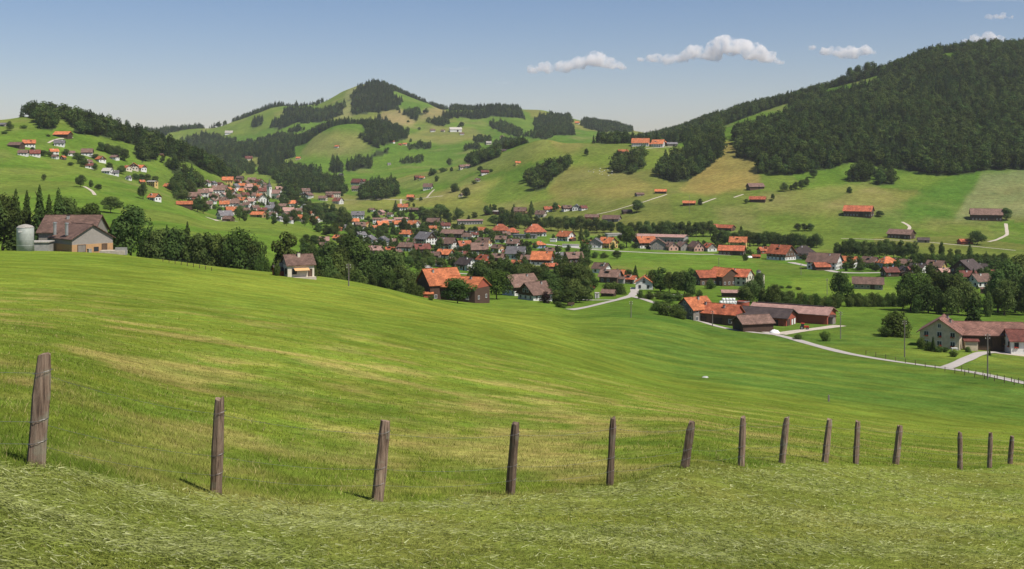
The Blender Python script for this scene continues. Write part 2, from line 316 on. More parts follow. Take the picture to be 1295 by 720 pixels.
# ------------------------------------------------------------------ woods (outlines of the ground they stand on) and field patches
WOODS = [  # name, outline in photo pixels, depth range, spacing m, height m, conifer share
 ('ridge_wood', [(-60,134),(0,134),(90,136),(130,150),(190,172),(222,187),(252,200),(285,218),(284,226),(262,217),(240,207),(218,200),(190,191),(150,177),(120,172),(95,168),(86,153),(73,150),(71,164),(46,164),(47,150),(0,146),(-60,146)], (1150,1750), 9, 20, .55),
 ('hill_grove', [(168,190),(190,190),(196,203),(180,205)], (1000,1500), 9, 17, .1),
 ('hill_grove', [(212,231),(243,232),(252,248),(224,252)], (1000,1500), 9, 17, .15),
 ('hill_grove', [(205,205),(222,205),(240,222),(262,236),(255,240),(225,225)], (1100,1600), 13, 15, .2),
 ('far_wood', [(180,167),(215,160),(255,163),(262,172),(300,179),(262,184),(226,180)], (2600,4600), 13, 20, .6),
 ('far_wood', [(228,184),(270,182),(300,180),(345,173),(376,174),(370,192),(330,198),(300,201),(260,200),(235,195)], (2400,4000), 12, 20, .6),
 ('far_wood', [(256,208),(272,198),(284,201),(276,212)], (2000,3900), 11, 18, .4),
 ('far_wood', [(283,205),(300,202),(304,210),(286,212)], (2000,3900), 11, 18, .4),
 ('far_wood', [(286,226),(299,208),(313,208),(305,221),(292,229)], (2000,3900), 11, 18, .4),
 ('far_wood', [(312,220),(318,209),(322,220)], (2000,3900), 11, 18, .4),
 ('far_wood', [(345,222),(372,216),(400,222),(440,226),(430,234),(395,232),(350,232)], (1900,3300), 11, 18, .4),
 ('mountain_wood', [(318,172),(360,172),(368,180),(330,182),(310,180)], (2500,4600), 12, 19, .7),
 ('mountain_wood', [(540,155),(556,150),(570,156),(556,160)], (2500,4600), 12, 16, .7),
 ('far_wood', [(328,199),(372,194),(374,214),(355,224),(330,220)], (2200,3300), 11, 20, .6),
 ('far_wood', [(373,210),(400,200),(430,199),(433,217),(400,227),(371,226)], (2200,3300), 11, 19, .6),
 ('far_wood', [(437,210),(455,203),(470,200),(471,212),(440,217)], (2000,3200), 11, 18, .4),
 ('knob_wood', [(368,186),(385,172),(398,162),(420,152),(450,150),(472,153),(480,168),(479,187),(465,182),(450,168),(425,163),(403,169),(385,182)], (2600,3250), 10, 20, .7),
 ('mountain_wood', [(262,163),(290,152),(320,141),(350,134),(370,137),(400,135),(430,121),(437,131),(430,147),(400,157),(380,166),(345,172),(320,170),(319,152),(292,158)], (3400,4800), 13, 21, .8),
 ('mountain_wood', [(444,124),(455,112),(475,106),(512,118),(548,133),(566,138),(550,142),(530,146),(526,154),(500,138),(470,143),(445,145)], (3400,4800), 13, 21, .8),
 ('mountain_wood', [(560,152),(568,140),(580,137),(620,138),(655,139),(664,153),(640,154),(622,148),(600,151),(580,148)], (3300,4600), 12, 21, .8),
 ('mountain_wood', [(618,158),(640,158),(662,170),(655,174),(630,166)], (2600,4600), 12, 18, .6),
 ('mountain_wood', [(676,152),(695,147),(720,158),(726,172),(700,173),(678,168)], (2600,4600), 12, 20, .6),
 ('mountain_wood', [(700,148),(720,150),(722,155),(702,152)], (3300,4600), 12, 20, .6),
 ('mountain_wood', [(735,156),(745,155),(800,160),(800,167),(760,167),(740,161)], (3300,4600), 12, 20, .7),
 ('mountain_wood', [(750,178),(790,170),(830,168),(838,182),(760,182)], (1750,3200), 11, 20, .8),
 ('slope_wood', [(458,158),(480,150),(500,163),(516,168),(514,176),(486,184),(470,182)], (2500,4200), 11, 18, .7),
 ('slope_wood', [(590,206),(610,198),(632,193),(633,199),(600,211)], (1800,2900), 10, 16, .2),
 ('slope_wood', [(624,184),(640,180),(667,186),(657,192),(626,190)], (1900,3400), 10, 17, .3),
 ('slope_wood', [(598,175),(620,178),(620,183),(600,180)], (1900,3400), 11, 14, .2),
 ('slope_wood', [(660,172),(690,170),(700,173),(690,176)], (2000,3800), 11, 14, .3),
 ('slope_wood', [(515,185),(545,184),(545,188),(517,189)], (1900,3400), 11, 12, .2),
 ('slope_wood', [(505,203),(535,201),(533,206),(507,207)], (1900,3400), 11, 12, .2),
 ('slope_wood', [(587,186),(606,186),(606,189),(588,190)], (1900,3400), 11, 12, .2),
 ('slope_wood', [(470,193),(490,190),(492,195),(470,198)], (1900,3400), 11, 12, .2),
 ('valley_wood', [(455,246),(470,238),(500,235),(502,249),(480,253),(455,253)], (1500,2400), 10, 18, .35),
 ('valley_wood', [(360,238),(400,232),(425,236),(440,243),(430,248),(400,243),(372,250),(358,250)], (1500,2700), 11, 17, .4),
 ('forest_wood', [(770,181),(800,177),(870,160),(920,150),(960,136),(1020,123),(1090,101),(1150,80),(1200,64),(1240,62),(1295,61),(1500,57),(1500,224),(1295,215),(1240,217),(1190,223),(1130,213),(1100,209),
     (1075,206),(1050,213),(1000,222),(960,219),(957,203),(934,199),(931,186),(917,183),(914,177),(880,179),(850,181),(820,181)], (1330,2900), 9.5, 21, .38),
 ('slope_grove', [(832,224),(840,212),(858,198),(880,187),(905,176),(914,180),(912,197),(895,212),(870,229),(850,231)], (1200,1760), 9, 21, .45),
 ('slope_grove', [(773,214),(785,206),(815,200),(817,208),(800,220),(780,220)], (1200,1800), 9, 19, .2),
 ('slope_grove', [(664,230),(672,221),(700,211),(717,206),(720,213),(700,225),(690,238),(678,242)], (1200,1800), 9, 18, .1),
 ('slope_grove', [(1073,222),(1085,219),(1101,221),(1101,229),(1073,230)], (1200,1500), 8, 20, .15),
 ('slope_grove', [(1106,229),(1115,224),(1131,229),(1130,234),(1108,233)], (1200,1500), 8, 20, .2),
]
HOLES = [[(914,160),(960,143),(998,130),(1003,134),(1000,150),(960,162),(925,174),(914,176)], [(1040,114),(1075,104),(1112,93),(1116,98),(1112,110),(1075,120),(1044,128)], [(1190,66),(1208,62),(1208,75),(1190,81)],
         [(915,190),(912,160),(930,160),(928,190)]]
PATCH = [  # outline, colour, depth range, strength
 ([(858,242),(905,185),(922,178),(955,200),(962,236),(900,247)], (.235,.185,.055), (1100,1900), .85),
 ([(690,242),(720,208),(790,215),(832,240),(800,250),(700,250)], (.20,.175,.05), (1100,1900), .7),
 ([(700,185),(690,172),(730,176),(740,186),(715,195)], (.19,.17,.05), (1300,1900), .7),
 ([(1120,276),(1150,250),(1228,213),(1243,220),(1207,270),(1160,284)], (.075,.15,.022), (1000,1500), .8),
 ([(1243,220),(1300,212),(1320,275),(1205,278)], (.19,.21,.085), (1000,1500), .85),
 ([(960,245),(1100,230),(1150,262),(1090,277),(960,268)], (.19,.185,.055), (1000,1500), .6),
 ([(380,196),(400,168),(450,165),(472,188),(440,198)], (.19,.19,.06), (2400,3300), .75),
 ([(425,150),(440,112),(465,103),(475,112),(447,130),(445,150)], (.19,.20,.075), (3300,4800), .8),
 ([(470,158),(485,140),(505,138),(528,152),(520,160)], (.25,.20,.09), (3000,4800), .8),
 ([(530,152),(535,138),(560,134),(568,150)], (.25,.19,.09), (3000,4800), .7),
 ([(500,175),(550,160),(600,162),(620,175),(560,182)], (.20,.18,.06), (2300,4000), .6),
 ([(430,258),(540,246),(640,222),(600,262),(440,264)], (.19,.20,.045), (1300,2200), .7),
 ([(480,232),(600,207),(690,176),(700,186),(620,214),(520,240)], (.16,.185,.05), (1700,2300), .6),
 ([(740,318),(900,322),(960,335),(960,350),(850,340),(745,335)], (.10,.18,.022), (650,1100), .7),
 ([(1050,432),(1130,425),(1195,440),(1200,464),(1110,457)], (.16,.21,.03), (200,430), .8),
 ([(1210,470),(1240,452),(1340,455),(1340,485)], (.16,.19,.035), (180,330), .7),
 ([(1000,352),(1110,350),(1140,372),(1000,372)], (.14,.21,.03), (450,1000), .6),
 ([(270,110),(268,100),(300,110)], (.2,.2,.1), (10,20), 0),
 ([(265,195),(300,200),(300,235),(285,232)], (.12,.15,.03), (1800,3400), .5),
 ([(1060,262),(1140,268),(1140,296),(1060,290)], (.09,.14,.03), (1000,1300), .5),
]
def build_ground_colour():
    n, m = Z.shape
    X = XX; Y = YY
    wx = X + 60*fbm(X/300, Y/300, 3, 31); wy = Y + 60*fbm(X/300, Y/300, 3, 37)
    base = np.zeros((n, m, 3)); base[:] = (.086,.146,.020)
    # patchwork of meadows
    g = np.random.default_rng(5); K = 230
    sy = np.exp(g.uniform(math.log(650), math.log(5200), K)); sx = g.uniform(-.6, .6, K)*sy
    best = np.full((n, m), 1e18); idx = np.zeros((n, m), int)
    r0 = np.searchsorted(YR, 560)
    for k in range(K):
        d = ((wx[r0:]-sx[k])**2 + ((wy[r0:]-sy[k])*.8)**2)/ (sy[k]**1.2)
        t = d < best[r0:]
        best[r0:][t] = d[t]; idx[r0:][t] = k
    pal = np.array([(.088,.155,.020),(.074,.138,.018),(.10,.162,.024),(.115,.162,.027),(.128,.158,.032),(.078,.145,.019),(.14,.152,.036),(.088,.152,.021)])
    cc = pal[g.integers(0, len(pal), K)]
    fieldc = cc[idx]
    w = np.clip((Y-560)/200, 0, 1)[..., None]*np.where((X < -.1*Y) & (Y < 1500), .45, .9)[..., None]
    base = base*(1-w)+fieldc*w
    PXV = np.repeat(PXC[None, :], n, 0)
    wpx = PXV + 3*fbm(PXV/14, PYT/8, 3, 2); wpy = PYT + 2*fbm(PXV/14, PYT/8, 3, 4)
    for poly, c, yr, s in PATCH:
        a = inpoly(wpx, wpy, poly) & (Y > yr[0]) & (Y < yr[1])
        mask = blur(blur(a.astype(float), 2, 0), 2, 1)[..., None]*s
        base = base*(1-mask)+np.array(c)*mask
    # near field: fresh regrowth with dry and lush drifts running along the slope, darker fresh green in the dip
    nearm = np.clip((480-Y)/120, 0, 1)*np.clip(1-(X-.50*Y+20)/60*0, 0, 1)
    right = np.clip((Y-95)/60, 0, 1)*np.clip((X-Y*.02)/30, 0, 1)
    base = base*(1-(right*nearm)[..., None]*.8)+np.array((.085,.145,.026))*(right*nearm)[..., None]*.8
    left = nearm*(1-right)
    base = base*(1-left[..., None]*.8)+np.array((.143,.186,.026))*left[..., None]*.8
    dry = np.clip(fbm(X/3+Y/30, Y/3.2-X/20, 5, 41)*3.2-.15, 0, 1)*np.clip((110-Y)/60, 0, 1)
    base = base*(1-dry[..., None]*.42)+np.array((.32,.23,.09))*dry[..., None]*.55
    dry2 = np.clip(fbm(X/.9, Y/1.1, 4, 43)*3, 0, 1)*np.clip((60-Y)/30, 0, 1)
    base = base*(1-dry2[..., None]*.35)+np.array((.27,.25,.07))*dry2[..., None]*.35
    lush = np.clip(fbm(X/2.2, Y/2.6, 4, 47)*3-.1, 0, 1)*np.clip((130-Y)/60, 0, 1)
    base = base*(1-lush[..., None]*.4)+np.array((.085,.14,.02))*lush[..., None]*.4
    st = np.clip(vnoise((X*.5+Y*.87)/9, (X-Y)/160, 51)*1.6, 0, 1)*np.clip((Y-60)/60, 0, 1)*np.clip((420-Y)/100, 0, 1)*np.clip(Y*.35+X, 0, 30)/30
    base = base*(1-st[..., None]*.35)+np.array((.19,.215,.03))*st[..., None]*.35
    big = fbm(X/45, Y/60, 4, 61)[..., None]*np.array((.5,.3,.35))*np.clip(Y/200, .35, 1)[..., None]
    base = base*(1+big*.7)
    dr2 = np.clip(fbm(X/60, Y/80, 5, 71)*2.2-.25, 0, 1)[..., None]*np.clip((Y-900)/400, 0, .5)[..., None]
    base = base*(1-dr2)+np.array((.21,.185,.07))*dr2
    # woodland floor: dark litter, with the shade under the crowns painted into the colour
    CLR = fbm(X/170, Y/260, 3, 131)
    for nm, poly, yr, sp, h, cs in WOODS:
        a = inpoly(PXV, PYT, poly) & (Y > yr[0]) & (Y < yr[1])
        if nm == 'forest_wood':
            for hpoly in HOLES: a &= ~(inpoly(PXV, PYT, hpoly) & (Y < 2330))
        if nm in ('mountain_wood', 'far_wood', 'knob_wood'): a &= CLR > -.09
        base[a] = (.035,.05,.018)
    fore = fence_front(X, Y)
    base = base*(1-fore[..., None]*.75)+np.array((.19,.22,.045))*fore[..., None]*.75
    return np.clip(base, .005, 1)
FENCE = [(45,590,140,10),(273,622,119,12),(477,632,102,13.7),(645,623,90,15.5),(771,611,84,16.5),(866,591,59,18.5),(937,589,60,20.5),(989,586,60,22.5),
         (1043,585,55,24.5),(1082,587,54,26.5),(1133,588,50,28.5),(1214,595,49,31),(1251,590,43,33),(1277,588,38,36)]
FX = np.array([(p[0]-CX)/F*p[3] for p in FENCE]); FY = np.array([p[3] for p in FENCE], float)
def fence_front(X, Y):
    """1 on the mown strip on the near side of the fence"""
    fy = np.interp(X, np.concatenate([[-9], FX, [22, 40]]), np.concatenate([[9.0], FY, [40, 62]]))
    return np.clip((fy-.25+.5*fbm(X/1.3, Y/1.3, 2, 77)-Y)/.35, 0, 1)*np.clip((60-Y)/10, 0, 1)
def ground_material():
    m, n, l = newmat('meadow')
    out = nd(n, 'ShaderNodeOutputMaterial'); df = nd(n, 'ShaderNodeBsdfDiffuse', inp={'Roughness': .6}); l.new(df.outputs[0], out.inputs[0])
    at_ = nd(n, 'ShaderNodeAttribute', attribute_name='Col'); geo = nd(n, 'ShaderNodeNewGeometry')
    def noise(scale, det=4, rough=.6, st=(1,1,1)):
        mp = nd(n, 'ShaderNodeMapping'); mp.inputs['Scale'].default_value = st; l.new(geo.outputs['Position'], mp.inputs[0])
        x = nd(n, 'ShaderNodeTexNoise', inp={'Scale': scale, 'Detail': det, 'Roughness': rough}); l.new(mp.outputs[0], x.inputs['Vector']); return x
    last = at_.outputs['Color']
    a = noise(2.2, 6, .75); b = noise(.16, 5, .65); c = noise(.035, 4, .6)
    for nz, lo, hi in ((a, .5, 1.5), (b, .72, 1.28), (c, .84, 1.16)):
        hs = nd(n, 'ShaderNodeHueSaturation'); r = nd(n, 'ShaderNodeMapRange', inp={1: .3, 2: .7, 3: lo, 4: hi}); l.new(nz.outputs[0], r.inputs[0]); l.new(r.outputs[0], hs.inputs['Value'])
        l.new(last, hs.inputs['Color']); last = hs.outputs[0]
    hs = nd(n, 'ShaderNodeHueSaturation'); r = nd(n, 'ShaderNodeMapRange', inp={1: .3, 2: .7, 3: .475, 4: .52}); l.new(noise(.4, 5, .7).outputs[0], r.inputs[0]); l.new(r.outputs[0], hs.inputs['Hue'])
    l.new(last, hs.inputs['Color']); last = hs.outputs[0]
    wv = nd(n, 'ShaderNodeTexWave', inp={'Scale': .05, 'Distortion': 3.0, 'Detail': 3, 'Detail Scale': .6}); mp = nd(n, 'ShaderNodeMapping'); mp.inputs['Rotation'].default_value = (0,0,.55); l.new(geo.outputs['Position'], mp.inputs[0]); l.new(mp.outputs[0], wv.inputs['Vector'])
    hs = nd(n, 'ShaderNodeHueSaturation'); r = nd(n, 'ShaderNodeMapRange', inp={3: .975, 4: 1.025}); l.new(wv.outputs['Fac'], r.inputs[0]); l.new(r.outputs[0], hs.inputs['Value']); l.new(last, hs.inputs['Color']); last = hs.outputs[0]
    l.new(last, df.inputs[0])
    bp = nd(n, 'ShaderNodeBump', inp={'Strength': .7, 'Distance': .12}); l.new(a.outputs[0], bp.inputs['Height'])
    bp2 = nd(n, 'ShaderNodeBump', inp={'Strength': .5, 'Distance': 1.2}); l.new(b.outputs[0], bp2.inputs['Height']); l.new(bp.outputs[0], bp2.inputs['Normal']); l.new(bp2.outputs[0], df.inputs['Normal'])
def build_ground():
    ground_material()
    n, m = Z.shape
    co = np.stack([XX, YY, Z], -1).reshape(-1, 3)
    me = bpy.data.meshes.new('ground'); me.vertices.add(n*m); me.vertices.foreach_set('co', co.astype(np.float32).ravel())
    i = np.arange((n-1)*(m-1)); r = i//(m-1); c = i % (m-1); v0 = r*m+c
    q = np.stack([v0, v0+1, v0+m+1, v0+m], -1).astype(np.int32)
    me.loops.add(q.size); me.loops.foreach_set('vertex_index', q.ravel())
    me.polygons.add(len(q)); me.polygons.foreach_set('loop_start', np.arange(0, q.size, 4, dtype=np.int32)); me.update(calc_edges=True)
    me.polygons.foreach_set('use_smooth', np.ones(len(q), bool)); me.materials.append(MATS['meadow'])
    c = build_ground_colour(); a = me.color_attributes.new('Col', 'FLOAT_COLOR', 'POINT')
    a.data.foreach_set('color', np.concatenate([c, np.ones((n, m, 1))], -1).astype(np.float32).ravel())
    o = bpy.data.objects.new('ground', me); link(o); tag(o, kind='structure')
    return c
GCOL = build_ground()

# ------------------------------------------------------------------ near grass
def blademat(name):
    m, n, l = newmat(name)
    out = nd(n, 'ShaderNodeOutputMaterial'); df = nd(n, 'ShaderNodeBsdfDiffuse'); tr = nd(n, 'ShaderNodeBsdfTranslucent'); mix = nd(n, 'ShaderNodeMixShader', inp={0: .3})
    a = nd(n, 'ShaderNodeAttribute', attribute_name='Col'); l.new(a.outputs[0], df.inputs[0]); l.new(a.outputs[0], tr.inputs[0])
    l.new(df.outputs[0], mix.inputs[1]); l.new(tr.outputs[0], mix.inputs[2]); l.new(mix.outputs[0], out.inputs[0])
blademat('grass_blade')
def sample_field(N, y0, y1, seed):
    g = np.random.default_rng(seed)
    px = g.uniform(-230, 1530, N*3); u = g.uniform(0, 1, N*3); Y = 1/(1/y0+(1/y1-1/y0)*u)
    z = ground_uv(px, Y); py = HZ-F*z/Y
    k = (py < 790)
    px, Y, z = px[k][:N], Y[k][:N], z[k][:N]
    return (px-CX)/F*Y, Y, z, g
def gcolor(x, Y):
    i, a = col_index(np.clip(CX+F*x/Y, PXC[0], PXC[-1])); r = np.clip(((np.log(Y)-LY0)/(LY1-LY0)*(NR-1)), 0, NR-1).astype(int)
    return GCOL[r, i]
def grass(name, N, y0, y1, hh, lean, side, seed, label):
    x, Y, z, g = sample_field(N, y0, y1, seed)
    fr = fence_front(x, Y); keep = g.uniform(0, 1, len(x)) < (fr if side else 1-fr*.35)
    x, Y, z, fr = x[keep], Y[keep], z[keep], fr[keep]; n = len(x)
    h = hh*g.uniform(.5, 1.3, n)*(1+.5*vnoise(x/.5, Y/.5, 8))*np.where(fr > .5, .55, 1)
    if side: h = hh*g.uniform(.5, 1.4, n)
    w = np.maximum(.0045, .00045*Y)*g.uniform(.7, 1.4, n)*(1.3 if side else 1)
    th = g.uniform(0, 2*math.pi, n); dx, dy = np.cos(th), np.sin(th)
    la = g.uniform(0, 2*math.pi, n); ln = h*lean*g.uniform(.3, 1, n)
    b = np.stack([x, Y, z-.005], -1)
    v = np.zeros((n, 3, 3))
    if side:      # clippings lying on the sward
        b[:, 2] += g.uniform(.01, .06, n)*(1+.8*np.clip(vnoise(x/.8+Y/3, Y/.45-x/3, 12), 0, 1))
        an = .5*vnoise(x/.6, Y/.6, 14)*3+g.normal(0, .7, n); la = an
        e = np.stack([np.cos(la), np.sin(la), g.normal(.0, .22, n)], -1)*h[:, None]; s = np.stack([-np.sin(la), np.cos(la), g.normal(.3, .5, n)], -1)*w[:, None]*.5
        v[:, 0] = b-s; v[:, 1] = b+s; v[:, 2] = b+e; v[:, 2, 2] += (ground(v[:, 2, 0], v[:, 2, 1])-z)
    else:
        s = np.stack([dx, dy, 0*dx], -1)*w[:, None]*.5
        v[:, 0] = b-s; v[:, 1] = b+s; v[:, 2] = b+np.stack([np.cos(la)*ln, np.sin(la)*ln, h], -1)
    c = gcolor(x, Y)
    t = g.uniform(0, 1, (n, 1))
    if side:
        wind = np.clip(fbm(x/1.6+Y/5, Y/.9-x/5, 3, 12)*1.6+.45, 0, 1)[:, None]
        c = c*(1-.8*wind)+.8*wind*np.array((.29,.315,.11))
        keep2 = g.uniform(0, 1, n) < .25+.75*wind[:, 0]; v = v[keep2]; c = c[keep2]; t = t[keep2]; n = len(c)
        c = np.where(t > .88, np.array((.36,.38,.18)), c); c = np.where(t < .28, c*.5, c)*1.15
    else:
        tip = np.array((.18,.21,.04)); dry = np.array((.38,.31,.14))
        c = c*.85+tip*.2; c = np.where(t > .93, dry, c); c = np.where(t < .2, c*.8, c)*1.25
    c = c*g.uniform(.8, 1.25, (n, 1))
    col = np.ones((n, 3, 4)); col[:, :, :3] = c[:, None, :]
    me = rawmesh(name, v.reshape(-1, 3), 3, 'grass_blade', col.reshape(-1, 4))
    o = bpy.data.objects.new(name, me); link(o); tag(o, label, 'grass', kind='stuff')
NB = 1.0
grass('grass', int(520000*NB), 5.5, 110, .06, 1.0, 0, 1, 'short bright green meadow grass around and beyond the wire fence')
grass('cut_grass', int(330000*NB), 5.0, 55, .085, 1, 1, 2, 'pale mown grass clippings lying on the near side of the wire fence')

# ------------------------------------------------------------------ wire fence in front
def build_fence():
    root = empty('wire_fence', (FX[3], FY[3], float(ground(FX[3], FY[3]))))
    tag(root, 'row of weathered grey wooden posts joined by thin wire across the foreground', 'fence')
    off = np.array(root.location)
    tops = [(55,451),(280,503),(487,533),(652,535),(775,528),(875,534),(940,529),(995,527),(1049,530),(1085,533),(1138,538),(1215,547),(1253,547),(1279,551)]
    wid = [24,17,16,14,11,12,10,10,10,9,9,7,7,7]
    att = []
    for k, (px, base, hpx, Yd) in enumerate(FENCE):
        x = (px-CX)/F*Yd; z = float(ground(x, Yd)); g = random.Random(k)
        tx = (tops[k][0]-CX)/F*Yd; h = (base-tops[k][1])/F*Yd; r = wid[k]/F*Yd/2*.92
        h = z*0+((HZ-tops[k][1])/F*Yd)-z
        mb = MB(); n = 9; seg = 7; rr = [r*g.uniform(.86, 1.1) for _ in range(n)]
        ly = g.uniform(-.08, .08)*h
        b0 = 0
        for s in range(seg+1):
            t = s/seg; zz = -.25+(h+.25)*t; tt = (zz/h)
            for i in range(n):
                a = 2*math.pi*i/n; q = rr[i]*(1.06-.14*t)*(1+g.uniform(-.04, .04)); topj = g.uniform(-.03, .03) if s == seg else 0; q *= (.8 if s == seg else 1)*(1+.05*math.sin(s*1.7+k))
                mb.v.append((x+(tx-x)*tt+q*math.cos(a), Yd+ly*tt+q*math.sin(a), z+zz+topj+(.1*q*math.cos(a) if s == seg else 0)))
        for s in range(seg):
            for i in range(n):
                j = (i+1) % n; mb.f.append((s*n+i, s*n+j, (s+1)*n+j, (s+1)*n+i)); mb.m.append(0)
        mb.f.append(tuple(seg*n+i for i in range(n))); mb.m.append(0)
        mb.v = [tuple(np.array(v)-off) for v in mb.v]
        o = mb.build('post', 'postwood', root)
        pts = []
        for fr in (.86, .42, .22):
            c = np.array((x+(tx-x)*fr, Yd+ly*fr-r*1.03, z+h*fr)); pts.append(c)
            ring = MB(); ring.tube([(c[0]+1.07*r*math.cos(a)-off[0], c[1]+r*1.03+1.07*r*math.sin(a)-off[1], c[2]-off[2]+.02*math.cos(a)) for a in np.linspace(0, 6.3, 12)], .002, 4, cap=False)
            ro = ring.build('wire_loop', 'wire', o)
        att.append(pts)
    # strands go on past the frame on both sides
    for w in range(3):
        P = [att[0][w]+np.array((-3.2, -.6, .35))] + [a[w] for a in att] + [att[-1][w]+np.array((3.0, 3.2, -1.0))]
        mb = MB()
        for a, b in zip(P[:-1], P[1:]):
            pts = [tuple(a+(b-a)*t-np.array((0,0,.05*4*t*(1-t)))-off) for t in np.linspace(0, 1, 7)]
            mb.tube(pts, .0016, 3, cap=False)
            if w == 0:
                L = np.linalg.norm(b-a)
                for t in np.arange(.1, L, .12)/L:
                    c = a+(b-a)*t-np.array((0,0,.05*4*t*(1-t)))-off; mb.tube([tuple(c+(-.008,0,-.01)), tuple(c+(.008,0,.012))], .0012, 3, cap=False)
        mb.build('wire_strand', 'wire', root)
def postmat():
    m, n, l = newmat('postwood')
    out = nd(n, 'ShaderNodeOutputMaterial'); bs = nd(n, 'ShaderNodeBsdfPrincipled', inp={'Roughness': .92, 'Specular IOR Level': .15}); l.new(bs.outputs[0], out.inputs[0])
    geo = nd(n, 'ShaderNodeTexCoord'); mp = nd(n, 'ShaderNodeMapping'); mp.inputs['Scale'].default_value = (42,42,2.2); l.new(geo.outputs['Object'], mp.inputs[0])
    a = nd(n, 'ShaderNodeTexNoise', inp={'Scale': 1, 'Detail': 6, 'Roughness': .75}); l.new(mp.outputs[0], a.inputs['Vector'])
    b = nd(n, 'ShaderNodeTexNoise', inp={'Scale': 7, 'Detail': 4}); l.new(geo.outputs['Object'], b.inputs['Vector'])
    cr = nd(n, 'ShaderNodeValToRGB'); e = cr.color_ramp.elements; e[0].position = .33; e[0].color = (.03,.022,.018,1); e[1].position = .68; e[1].color = (.31,.235,.175,1)
    q = cr.color_ramp.elements.new(.46); q.color = (.165,.115,.085,1); l.new(a.outputs[0], cr.inputs[0])
    cr2 = nd(n, 'ShaderNodeValToRGB'); e = cr2.color_ramp.elements; e[0].position = .56; e[0].color = (0,0,0,1); e[1].position = .68; e[1].color = (1,1,1,1); l.new(b.outputs[0], cr2.inputs[0])
    mx = nd(n, 'ShaderNodeMixRGB', inp={2: (.22,.22,.16,1)}); ml = nd(n, 'ShaderNodeMath', operation='MULTIPLY', inp={1: .5}); l.new(cr2.outputs[0], ml.inputs[0]); l.new(ml.outputs[0], mx.inputs[0]); l.new(cr.outputs[0], mx.inputs[1])
    oi = nd(n, 'ShaderNodeObjectInfo'); r = nd(n, 'ShaderNodeMapRange', inp={3: .75, 4: 1.35}); l.new(oi.outputs['Random'], r.inputs[0]); hs = nd(n, 'ShaderNodeHueSaturation', inp={'Saturation': 1.05}); l.new(mx.outputs[0], hs.inputs['Color']); l.new(r.outputs[0], hs.inputs['Value'])
    l.new(hs.outputs[0], bs.inputs['Base Color'])
    bp = nd(n, 'ShaderNodeBump', inp={'Strength': 1, 'Distance': .012}); l.new(a.outputs[0], bp.inputs['Height']); l.new(bp.outputs[0], bs.inputs['Normal'])
postmat(); build_fence()

# ------------------------------------------------------------------ roads and tracks
ROADPTS = []
def ribbon(name, pts, width, mat, label=None, lift=.06, kind='structure', depth=None):
    P = []
    for p in pts:
        P.append(hit(p[0], p[1], 120)[:2] if depth is None else ((p[0]-CX)/F*p[2], p[2]))
    Q = []
    for a, b in zip(P[:-1], P[1:]):
        L = math.hypot(b[0]-a[0], b[1]-a[1]); k = max(2, int(L/4))
        for t in range(k): Q.append((a[0]+(b[0]-a[0])*t/k, a[1]+(b[1]-a[1])*t/k))
    Q.append(P[-1]); Q = np.array(Q)
    for _ in range(6): Q[1:-1] = (Q[:-2]+2*Q[1:-1]+Q[2:])/4
    T = np.gradient(Q, axis=0); T /= np.linalg.norm(T, axis=1)[:, None]+1e-9; Nn = np.stack([-T[:, 1], T[:, 0]], -1)
    ROADPTS.extend([tuple(q) for q in Q[::2]]); mb = MB(); K = 4
    wj = width*(1+.06*np.sin(np.arange(len(Q))*.9))
    for i in range(len(Q)):
        for k in range(K+1):
            s = (k/K-.5)*wj[i]; x = Q[i, 0]+Nn[i, 0]*s; y = Q[i, 1]+Nn[i, 1]*s
            zz = float(ground(x, y)); mb.v.append((x, y, zz+lift+(.0 if 0 < k < K else -.05)))
    for i in range(len(Q)-1):
        for k in range(K):
            a = i*(K+1)+k; mb.f.append((a, a+1, a+K+2, a+K+1)); mb.m.append(0)
    o = mb.build(name, mat, smooth=True); tag(o, kind='structure')
    return Q
ROAD = ribbon('valley_road', [(1340,494),(1295,485),(1240,473),(1200,466),(1150,460),(1100,453),(1050,442),(1020,434),(1000,428),(985,424),(968,420)], 3.4, 'asphalt', lift=.12)
ribbon('farm_drive', [(1195,466),(1215,458),(1235,449),(1248,444),(1290,447),(1340,452)], 3.2, 'asphalt', lift=.16)
ribbon('farm_yard', [(1262,446),(1300,450),(1340,455)], 7, 'gravel', lift=.09)
ribbon('farm_drive', [(985,423),(1010,418),(1040,416),(1062,412)], 5, 'gravel', lift=.12)
ribbon('farm_drive', [(873,402),(890,408),(905,412),(925,418),(950,420),(985,424)], 3.2, 'asphalt', lift=.13)
ribbon('valley_road', [(720,392),(745,388),(770,382),(790,377),(800,374),(803,369),(802,364)], 4.2, 'asphalt', lift=.14)
ribbon('valley_road', [(800,375),(812,378),(826,383),(850,390)], 3.2, 'asphalt', lift=.12)
ribbon('valley_road', [(705,376),(730,379),(760,380),(785,379)], 2.8, 'asphalt', lift=.1)
ribbon('main_road', [(690,309),(740,315),(800,319),(860,321),(905,322),(925,323)], 6.0, 'asphalt', lift=.15)
ribbon('main_road', [(1000,332),(1030,338),(1060,345),(1090,346),(1115,345)], 6.0, 'asphalt', lift=.15)
ribbon('village_road', [(526,329),(535,334),(545,340),(560,345),(600,347),(620,350)], 4.5, 'asphalt', lift=.12)
ribbon('village_road', [(460,336),(470,338),(480,341)], 4, 'asphalt', lift=.12)
ribbon('slope_track', [(1064,302),(1100,303),(1140,304),(1180,307),(1225,311),(1285,317)], 2.6, 'gravel', lift=.12)
ribbon('slope_track', [(1141,281),(1150,285),(1152,289),(1144,293)], 3.2, 'gravel', lift=.15)
ribbon('slope_track', [(1272,283),(1273,290),(1274,297),(1262,303),(1250,306)], 3.2, 'gravel', lift=.15)
ribbon('slope_track', [(740,274),(775,267),(810,257),(832,250),(843,246)], 2.6, 'gravel', lift=.15)
